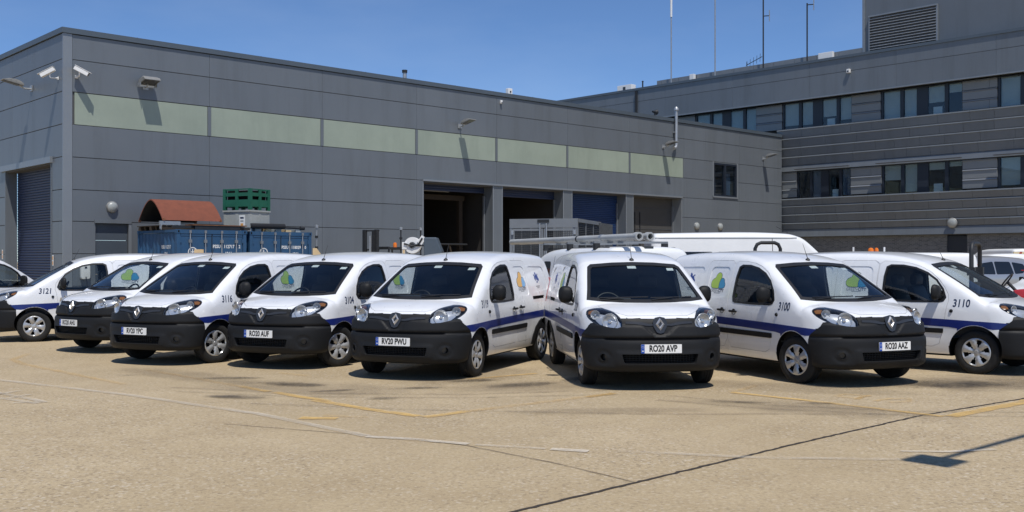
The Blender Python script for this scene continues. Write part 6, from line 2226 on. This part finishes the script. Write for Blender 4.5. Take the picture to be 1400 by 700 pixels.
# ------------------------------------------------------------------ shipping containers
def container(s0, d0, label, serial, check, side_text):
    t = thing("shipping_container", label, "container", at(s0, d0), TH, "blue shipping containers")
    W, Lc, H = 2.438, 2.99, 2.62
    cb = M['contblue']
    for x in (0, W - 0.12):
        for y in (0.0, Lc - 0.12):
            MB().box(x, x + 0.12, y, y + 0.12, 0, H, cb).obj("corner_post", t)
            for z in (0, H - 0.12):
                MB().box(x - 0.012, x + 0.132, y - 0.012, y + 0.132, z - (0 if z == 0 else -0.006), z + 0.126, cb).box(x + 0.035, x + 0.085, y - 0.014, y - 0.011, z + 0.03, z + 0.095, M['dark']).obj("corner_casting", t)
    def corr(p0, p1, nx, ny, z0, z1):
        """trapezoid corrugations from p0 to p1, folding towards (nx, ny)"""
        p0, p1 = np.array(p0), np.array(p1)
        L = np.linalg.norm(p1 - p0)
        u = (p1 - p0) / L
        n = int(round(L / 0.278))
        pr = []
        for k in range(n):
            a = L * k / n
            w = L / n
            pr += [(a, 0), (a + 0.26 * w, 0), (a + 0.5 * w, 0.036), (a + 0.76 * w, 0.036)]
        pr.append((L, 0))
        v = []
        for a, o in pr:
            q = p0 + u * a + np.array([nx, ny]) * o
            v += [(q[0], q[1], z0), (q[0], q[1], z1)]
        return v, [(2 * k, 2 * k + 2, 2 * k + 3, 2 * k + 1) for k in range(len(pr) - 1)]
    m = MB()
    for a in (corr((0.03, 0.12), (0.03, Lc - 0.12), 1, 0, 0.14, H - 0.10), corr((W - 0.03, 0.12), (W - 0.03, Lc - 0.12), -1, 0, 0.14, H - 0.10), corr((0.12, Lc - 0.03), (W - 0.12, Lc - 0.03), 0, -1, 0.14, H - 0.10)):
        m.add(a[0], a[1], cb)
    m.box(0.10, W - 0.10, 0.08, Lc - 0.05, 0.10, 0.16, cb)
    m.obj("side_wall", t)
    MB().box(0.03, W - 0.03, 0.03, Lc - 0.03, H - 0.06, H - 0.03, cb).obj("roof", t)
    for nm, b in (("top_rail", (0.12, W - 0.12, 0.0, 0.10, H - 0.13, H)), ("bottom_rail", (0.12, W - 0.12, 0.0, 0.10, 0.0, 0.14)), ("top_rail", (0.0, 0.07, 0.12, Lc - 0.12, H - 0.09, H - 0.002)), ("bottom_rail", (0.0, 0.07, 0.12, Lc - 0.12, 0.0, 0.14)),
                  ("top_rail", (W - 0.07, W, 0.12, Lc - 0.12, H - 0.09, H - 0.002))):
        MB().box(*b, cb).obj(nm, t)
    for k in range(2):
        x0 = 0.125 + k * 1.094
        x1 = x0 + 1.088
        d = MB()
        d.box(x0, x1, 0.025, 0.07, 0.145, H - 0.135, cb)
        for z in (0.145, H - 0.20):
            d.box(x0 + 0.02, x1 - 0.02, 0.012, 0.024, z, z + 0.06, cb)
        do = d.obj("door", t)
        MB().box(x1 - 0.012 if k == 0 else x0, x1 + 0.006 if k == 0 else x0 + 0.004, 0.01, 0.03, 0.15, H - 0.14, M['seal']).obj("door_seal", do)
        for fx in (0.30, 0.78):
            x = x0 + 1.088 * fx
            r = MB()
            r.tube([(x, -0.012, 0.10), (x, -0.012, H - 0.06)], 0.02, M['galv'], n=8)
            for z in (0.35, 1.25, H - 0.42):
                r.box(x - 0.05, x + 0.05, -0.038, 0.022, z, z + 0.10, M['alu'])
            for z in (0.05, H - 0.11):
                r.box(x - 0.035, x + 0.035, -0.04, 0.02, z, z + 0.09, M['alu'])
            r.obj("lock_rod", do)
        for z in (0.4, 1.0, 1.6, 2.2):
            xx = x0 - 0.02 if k == 0 else x1 - 0.03
            MB().box(xx, xx + 0.05, -0.004, 0.024, z, z + 0.14, cb).obj("hinge", do)
        if k == 1:
            m = MB()
            for tx, cx, cz, sz in ((serial[0], x0 + 0.16, 2.08, 0.15), (serial[1], x0 + 0.60, 2.08, 0.15), (check, x0 + 0.98, 2.08, 0.15), ("1261", x0 + 0.58, 1.85, 0.15)):
                P, T = text_geo(tx, sz, 0.004, 0.85, 2)
                m.add([(cx + a, 0.0215, cz + b) for a, b in P], T, M['white'])
            new = new_mesh("lettering", m.v, m.f, m.mats, m.m)
            link("lettering", new, do)
        else:
            m = MB()
            ring = [(0.16 * math.cos(a), 0.16 * math.sin(a)) for a in np.linspace(0, 2 * math.pi, 25)[:-1]]
            cx, cz = x0 + 0.42, 1.90
            for i in range(24):
                a, b = ring[i], ring[(i + 1) % 24]
                m.add([(cx + a[0], 0.0215, cz + a[1]), (cx + b[0], 0.0215, cz + b[1]), (cx + b[0] * .82, 0.0215, cz + b[1] * .82), (cx + a[0] * .82, 0.0215, cz + a[1] * .82)], [(0, 1, 2, 3)], M['white'])
            m.add([(cx - 0.09, 0.0215, cz - 0.01), (cx + 0.09, 0.0215, cz - 0.01), (cx + 0.09, 0.0215, cz + 0.02), (cx - 0.09, 0.0215, cz + 0.02)], [(0, 1, 2, 3)], M['white'])
            m.add([(cx - 0.015, 0.0212, cz - 0.10), (cx + 0.015, 0.0212, cz - 0.10), (cx + 0.015, 0.0212, cz + 0.10), (cx - 0.015, 0.0212, cz + 0.10)], [(0, 1, 2, 3)], M['white'])
            link("emblem", new_mesh("emblem", m.v, m.f, m.mats, m.m), do)
    if side_text:
        m = MB()
        for tx, cy, cz in (("PSSU 112717", 0.85, 2.06), ("1261", 0.85, 1.84)):
            P, T = text_geo(tx, 0.15, 0.004, 0.85, 2)
            m.add([(0.028, cy - a, cz + b) for a, b in P], T, M['white'])
        link("lettering", new_mesh("side_lettering", m.v, m.f, m.mats, m.m), t)
    return t
container(2.10, 4.00, "blue shipping container carrying a rusty arch, serial PSSU 112717", ("PSSU", "112717"), "2", True)
container(4.98, 3.42, "blue shipping container beside the first, black pipe on its roof, serial PSSU 118029", ("PSSU", "118029"), "0", False)

# things lying on the containers
t = thing("steel_arch", "rusty orange curved steel arch lying on the left blue container", "steel arch", at(2.04, 2.15, 2.94), TH)
v, f = [], []
n = 22
LN = 2.08
for q, (rx, rz) in enumerate(((0.96, 0.72), (0.92, 0.68))):
    for x in (0, LN):
        for k in range(n + 1):
            a = math.pi * k / n
            v.append((x, rx * math.cos(a), rz * (1 - abs(math.cos(a)) ** 1.7)))
N1 = n + 1
for k in range(n):
    f += [(k, k + 1, N1 + k + 1, N1 + k), (2 * N1 + k + 1, 2 * N1 + k, 3 * N1 + k, 3 * N1 + k + 1), (k + 1, k, 2 * N1 + k, 2 * N1 + k + 1), (N1 + k, N1 + k + 1, 3 * N1 + k + 1, 3 * N1 + k)]
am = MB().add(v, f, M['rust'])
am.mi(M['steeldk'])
am.m = [1 if i % 4 == 1 else 0 for i in range(len(am.f))]  # inner face coloured dark, standing in for the shade inside the arch
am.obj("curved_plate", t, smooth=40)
m = MB()
for x in (0.02, LN - 0.06):
    for sg in (1, -1):
        m.box(x, x + 0.05, sg * 0.93 - 0.05, sg * 0.93 + 0.05, -0.02, 0.06, M['rustdk'])
m.obj("foot", t)
for i, (x0, x1, lab) in enumerate(((-0.15, 1.05, "wooden pallet under the rusty arch, the left one"), (1.20, 2.40, "wooden pallet under the rusty arch, the right one"))):
    t = thing("wooden_pallet", lab, "pallet", at(2.15 + x0, 3.15, 2.625), TH, "pallets under the rusty arch")
    for k in range(3):
        MB().box(0, 1.15, 0.02 + 0.86 * k, 0.12 + 0.86 * k, 0, 0.13, M['timber']).obj("bearer", t)
    for k in range(7):
        MB().box(0.015 + 0.165 * k, 0.145 + 0.165 * k, 0, 2.0, 0.132, 0.155, M['timber']).obj("slat", t)
t = thing("rusty_plate", "flat rusty steel plate lying along the container front below the arch", "steel plate", at(2.75, 3.75, 2.63), TH)
m = MB().box(0, 1.95, 0, 0.55, 0.14, 0.17, M['rustdk']).box(0.1, 1.7, 0.02, 0.10, 0, 0.14, M['steeldk'])
m.box(-0.6, 1.2, 0.12, 0.20, 0.05, 0.13, M['steeldk']).box(0.3, 2.2, 0.25, 0.35, 0.02, 0.12, M['steeldk'])
m.obj("plate", t)
t = thing("concrete_frame", "grey slotted steel frame jutting out at the open end of the arch", "steel frame", at(1.95, 3.0, 2.63), TH)
m = MB()
m.box(0, 0.7, -0.10, -0.02, 0.16, 0.28, M['galv'])
for k in range(4):
    m.box(0.02 + 0.2 * k, 0.08 + 0.2 * k, -0.11, -0.01, 0.0, 0.16, M['galv'])
m.obj("slotted_beam", t)
MB().box(0, 0.65, -0.105, -0.015, -0.002, 0.03, M['steeldk']).obj("base_rail", t)

t = thing("pallet_box", "grey plastic pallet box with a white label, under the green one", "pallet box", at(5.42, 2.40, 2.63), R(-27))
m = MB()
bx, by, bh = 0.60, 0.50, 0.74
for sg in (1, -1):
    m.box(-bx + 0.03, bx - 0.03, sg * by - 0.02 * sg - 0.015, sg * by - 0.02 * sg + 0.015, 0.12, bh - 0.05, M['greyp'])
    m.box(sg * bx - 0.02 * sg - 0.015, sg * bx - 0.02 * sg + 0.015, -by + 0.03, by - 0.03, 0.12, bh - 0.05, M['greyp'])
m.box(-bx + 0.03, bx - 0.03, -by + 0.03, by - 0.03, 0.10, 0.13, M['greyp'])
m.obj("tub", t)
m = MB()
for x in (-bx, bx - 0.10):
    for y in (-by, by - 0.10):
        MB().box(x, x + 0.10, y, y + 0.10, 0, bh - 0.055, M['greyp']).obj("corner_post", t)
for b in ((-0.06, 0.06, -by - 0.004, -by + 0.03), (-bx - 0.004, -bx + 0.03, -0.06, 0.06), (bx - 0.03, bx + 0.004, -0.06, 0.06)):
    MB().box(*b, 0.0, bh - 0.055, M['greyp']).obj("side_rib", t)
m = MB()
m.box(-bx - 0.03, bx + 0.03, -by - 0.03, -by + 0.03, bh - 0.055, bh, M['greyp'])
m.box(-bx - 0.03, bx + 0.03, by - 0.03, by + 0.03, bh - 0.055, bh, M['greyp'])
m.box(-bx - 0.03, -bx + 0.03, -by + 0.03, by - 0.03, bh - 0.055, bh, M['greyp'])
m.box(bx - 0.03, bx + 0.03, -by + 0.03, by - 0.03, bh - 0.055, bh, M['greyp'])
m.obj("rim", t)
MB().box(0.12, 0.36, -by - 0.012, -by + 0.002, 0.16, 0.56, M['white']).box(0.18, 0.30, -by - 0.014, -by - 0.0125, 0.20, 0.28, M['signorange']).box(0.16, 0.32, -by - 0.014, -by - 0.0125, 0.44, 0.50, M['ink']).box(0.17, 0.31, -by - 0.014, -by - 0.0125, 0.34, 0.38, M['greytext']).obj("label_plate", t)

t = thing("pallet_box", "green slatted plastic pallet box on top of the grey one", "pallet box", at(5.42, 2.40, 2.63 + 0.745), R(-27))
m = MB()
GP = M['greenp']
gx, gy, gh = 0.62, 0.52, 0.74
for x in (-gx, gx - 0.11):
    for y in (-gy, gy - 0.11):
        MB().box(x, x + 0.11, y, y + 0.11, 0, gh, GP).obj("corner_post", t)
for b in ((-0.06, 0.06, -gy, -gy + 0.05), (-0.06, 0.06, gy - 0.05, gy), (-gx, -gx + 0.05, -0.06, 0.06), (gx - 0.05, gx, -0.06, 0.06)):
    MB().box(*b, 0.0, gh - 0.002, GP).obj("side_rib", t)
for z0, z1 in ((0.12, 0.36), (0.48, 0.60), (0.70, 0.738)):
    m = MB()
    for sg in (1, -1):
        m.box(-gx + 0.11, gx - 0.11, sg * (gy - 0.03) - 0.018, sg * (gy - 0.03) + 0.018, z0, z1, GP)
        m.box(sg * (gx - 0.03) - 0.018, sg * (gx - 0.03) + 0.018, -gy + 0.11, gy - 0.11, z0, z1, GP)
    m.obj("side_band", t)
MB().box(-gx + 0.06, gx - 0.06, -gy + 0.06, gy - 0.06, 0.10, 0.13, GP).obj("floor", t)
MB().box(-gx + 0.12, gx - 0.12, -gy + 0.12, gy - 0.12, 0.131, 0.68, M['dark']).obj("dark_core", t)  # black block added for the shade between the slats of the open crate

t = thing("black_pipe", "black plastic pipe lying along the front of the right container's roof", "pipe", at(5.16, 3.1, 2.72), TH)
MB().pipe((0, 0, 0.10), (1.35, 0, 0.10), 0.095, 0.075, M['seal'], 14).obj("thick_pipe", t, smooth=40)
MB().tube([(1.3, 0.05, 0.07), (2.12, 0.05, 0.05)], 0.035, M['steeldk']).lathe([(0.0, -0.08), (0.07, -0.08), (0.07, 0.08), (0.0, 0.08)], M['steeldk'], n=12, axis='X', mx=Matrix.Translation((2.10, 0.05, 0.06))).obj("thin_pipe", t, smooth=40)
for k in range(5):
    t = thing("batten", ("first batten from the left under the thick black pipe", "second batten from the left under the thick black pipe", "middle batten of the five under the black pipe", "fourth batten from the left, under the thin end of the pipe", "rightmost batten under the thin end of the black pipe")[k], "timber", at(5.4 + 0.4 * k, 3.05, 2.626), TH, "battens under the black pipe")
    MB().box(0, 0.22, 0, 0.5, 0, 0.095, M['palewood'] if k % 2 else M['greyp']).obj("block", t, bevel=0.006)

# ------------------------------------------------------------------ cage bodied trailer
t = thing("cage_trailer", "grey steel cage trailer with mesh sides and double rear doors by the loading bays", "trailer", (1.257, 28.63, 0), R(-17.4))
w2, l2, hc, fl_ = 0.94, 1.415, 2.74, 0.75
m = MB()
for x in (-w2, w2 - 0.08):
    for y in (-l2, l2 - 0.08):
        m.box(x, x + 0.08, y, y + 0.08, fl_, hc - 0.002, M['alu'])
m.obj("corner_post", t)
for nm, b in (("top_rail", (-w2, w2, -l2 - 0.01, -l2 + 0.07, hc - 0.24, hc)), ("top_rail", (-w2, w2, l2 - 0.07, l2 + 0.01, hc - 0.10, hc)), ("top_rail", (-w2 - 0.01, -w2 + 0.06, -l2 + 0.08, l2 - 0.08, hc - 0.10, hc - 0.004)), ("top_rail", (w2 - 0.06, w2 + 0.01, -l2 + 0.08, l2 - 0.08, hc - 0.10, hc - 0.004))):
    MB().box(*b, M['alu']).obj(nm, t)
MB().box(-0.16, 0.16, -l2 - 0.03, -l2 - 0.011, hc - 0.10, hc - 0.02, M['steeldk']).obj("number_holder", t)
MB().box(-w2, w2, -l2, l2, fl_ - 0.15, fl_, M['steeldk']).obj("floor", t)
def mesh_panel(p0, p1, z0, z1, par, pitch=0.05, r=0.007):
    m = MB()
    p0, p1 = Vector(p0), Vector(p1)
    L = (p1 - p0).length
    u = (p1 - p0) / L
    nx = Vector((-u.y, u.x, 0))
    for k in range(int(L / pitch) + 1):
        c = p0 + u * pitch * k
        m.add([c - u * r - nx * r + Vector((0, 0, z0)), c + u * r - nx * r + Vector((0, 0, z0)), c + u * r - nx * r + Vector((0, 0, z1)), c - u * r - nx * r + Vector((0, 0, z1)),
               c + nx * r + Vector((0, 0, z0)), c + nx * r + Vector((0, 0, z1))], [(0, 1, 2, 3), (1, 4, 5, 2), (4, 0, 3, 5)], M['mesh'])
    z = z0
    while z < z1:
        m.add([p0 - nx * r * 2 + Vector((0, 0, z)), p1 - nx * r * 2 + Vector((0, 0, z)), p1 - nx * r * 2 + Vector((0, 0, z + 2 * r)), p0 - nx * r * 2 + Vector((0, 0, z + 2 * r)), p0 + Vector((0, 0, z + r)), p1 + Vector((0, 0, z + r))],
              [(0, 1, 2, 3), (3, 2, 5, 4), (4, 5, 1, 0)], M['mesh'])
        z += pitch
    o = m.obj("wire_mesh", par)
    o['kind'] = 'stuff'
    return o
for k in range(2):
    x0 = -w2 + 0.09 + k * 0.86
    x1 = x0 + 0.84
    m = MB()
    y = -l2 + 0.02
    for a, b in ((x0, x0 + 0.05), (x1 - 0.05, x1)):
        m.box(a, b, y - 0.03, y + 0.02, fl_ + 0.02, hc - 0.26, M['alu'])
    for a, b in ((fl_ + 0.02, fl_ + 0.08), (1.35, 1.40), (hc - 0.32, hc - 0.26)):
        m.box(x0 + 0.05, x1 - 0.05, y - 0.028, y + 0.018, a, b, M['alu'])
    do = m.obj("rear_door", t)
    mesh_panel((x0 + 0.05, y, 0), (x1 - 0.05, y, 0), fl_ + 0.08, hc - 0.32, do)
    hx = x0 - 0.03 if k == 0 else x1 - 0.02
    for z in (fl_ + 0.3, 1.6, hc - 0.42):
        MB().box(hx, hx + 0.06, y - 0.07, y - 0.031, z, z + 0.12, M['galv']).obj("hinge", do)
    lx = x1 - 0.08 if k == 0 else x0 + 0.08
    MB().tube([(lx, y - 0.055, fl_), (lx, y - 0.055, hc - 0.12)], 0.018, M['galv']).obj("lock_rod", do)
for x in (-w2 + 0.03, w2 - 0.03):
    mesh_panel((x, -l2 + 0.08, 0), (x, l2 - 0.08, 0), fl_, hc - 0.10, t)
    for y in (-0.45, 0.45):
        MB().box(x - 0.025, x + 0.025, y - 0.025, y + 0.025, fl_, hc - 0.10, M['alu']).obj("side_post", t)
mesh_panel((-w2 + 0.08, l2 - 0.03, 0), (w2 - 0.08, l2 - 0.03, 0), fl_, hc - 0.10, t)
MB().box(-0.06, 0.06, l2, l2 + 1.1, 0.45, 0.57, M['steeldk']).obj("drawbar", t)
for x in (-w2 + 0.12, w2 - 0.12):
    add_wheel(t, x, 0.0, 0.317)
    t.children[-1].rotation_euler = (0, 0, R(90) if x < 0 else R(-90))

# ------------------------------------------------------------------ lamp post beyond the right edge: its arm and flat head throw the shadow on the concrete
HL = 6.0
hx_, hy_ = 3.48 + HL * SUN.x / SUN.z, 8.47 + HL * SUN.y / SUN.z
ang = math.atan2(1.08, 1.21)
t = thing("lamp_post", "lamp post with a long arm and square head, its shadow lying on the concrete", "lamp post", (hx_ + 3.6 * math.cos(ang), hy_ + 3.6 * math.sin(ang), 0), ang)
MB().lathe([(0.16, 0), (0.16, 0.03), (0.085, 0.05), (0.06, HL)], M['galv'], n=14, axis='Z').obj("column", t, smooth=40)
MB().tube([(-3.45, 0, HL), (0.05, 0, HL)], 0.036, M['galv'], n=10).obj("arm", t, smooth=40)
m = MB().box(-3.79, -3.42, -0.19, 0.19, HL - 0.06, HL + 0.06, M['lampbody'])
o = m.obj("lamp_head", t, bevel=0.01)
MB().box(-3.76, -3.45, -0.16, 0.16, HL - 0.066, HL - 0.061, M['lampglass']).obj("lamp_front", o)
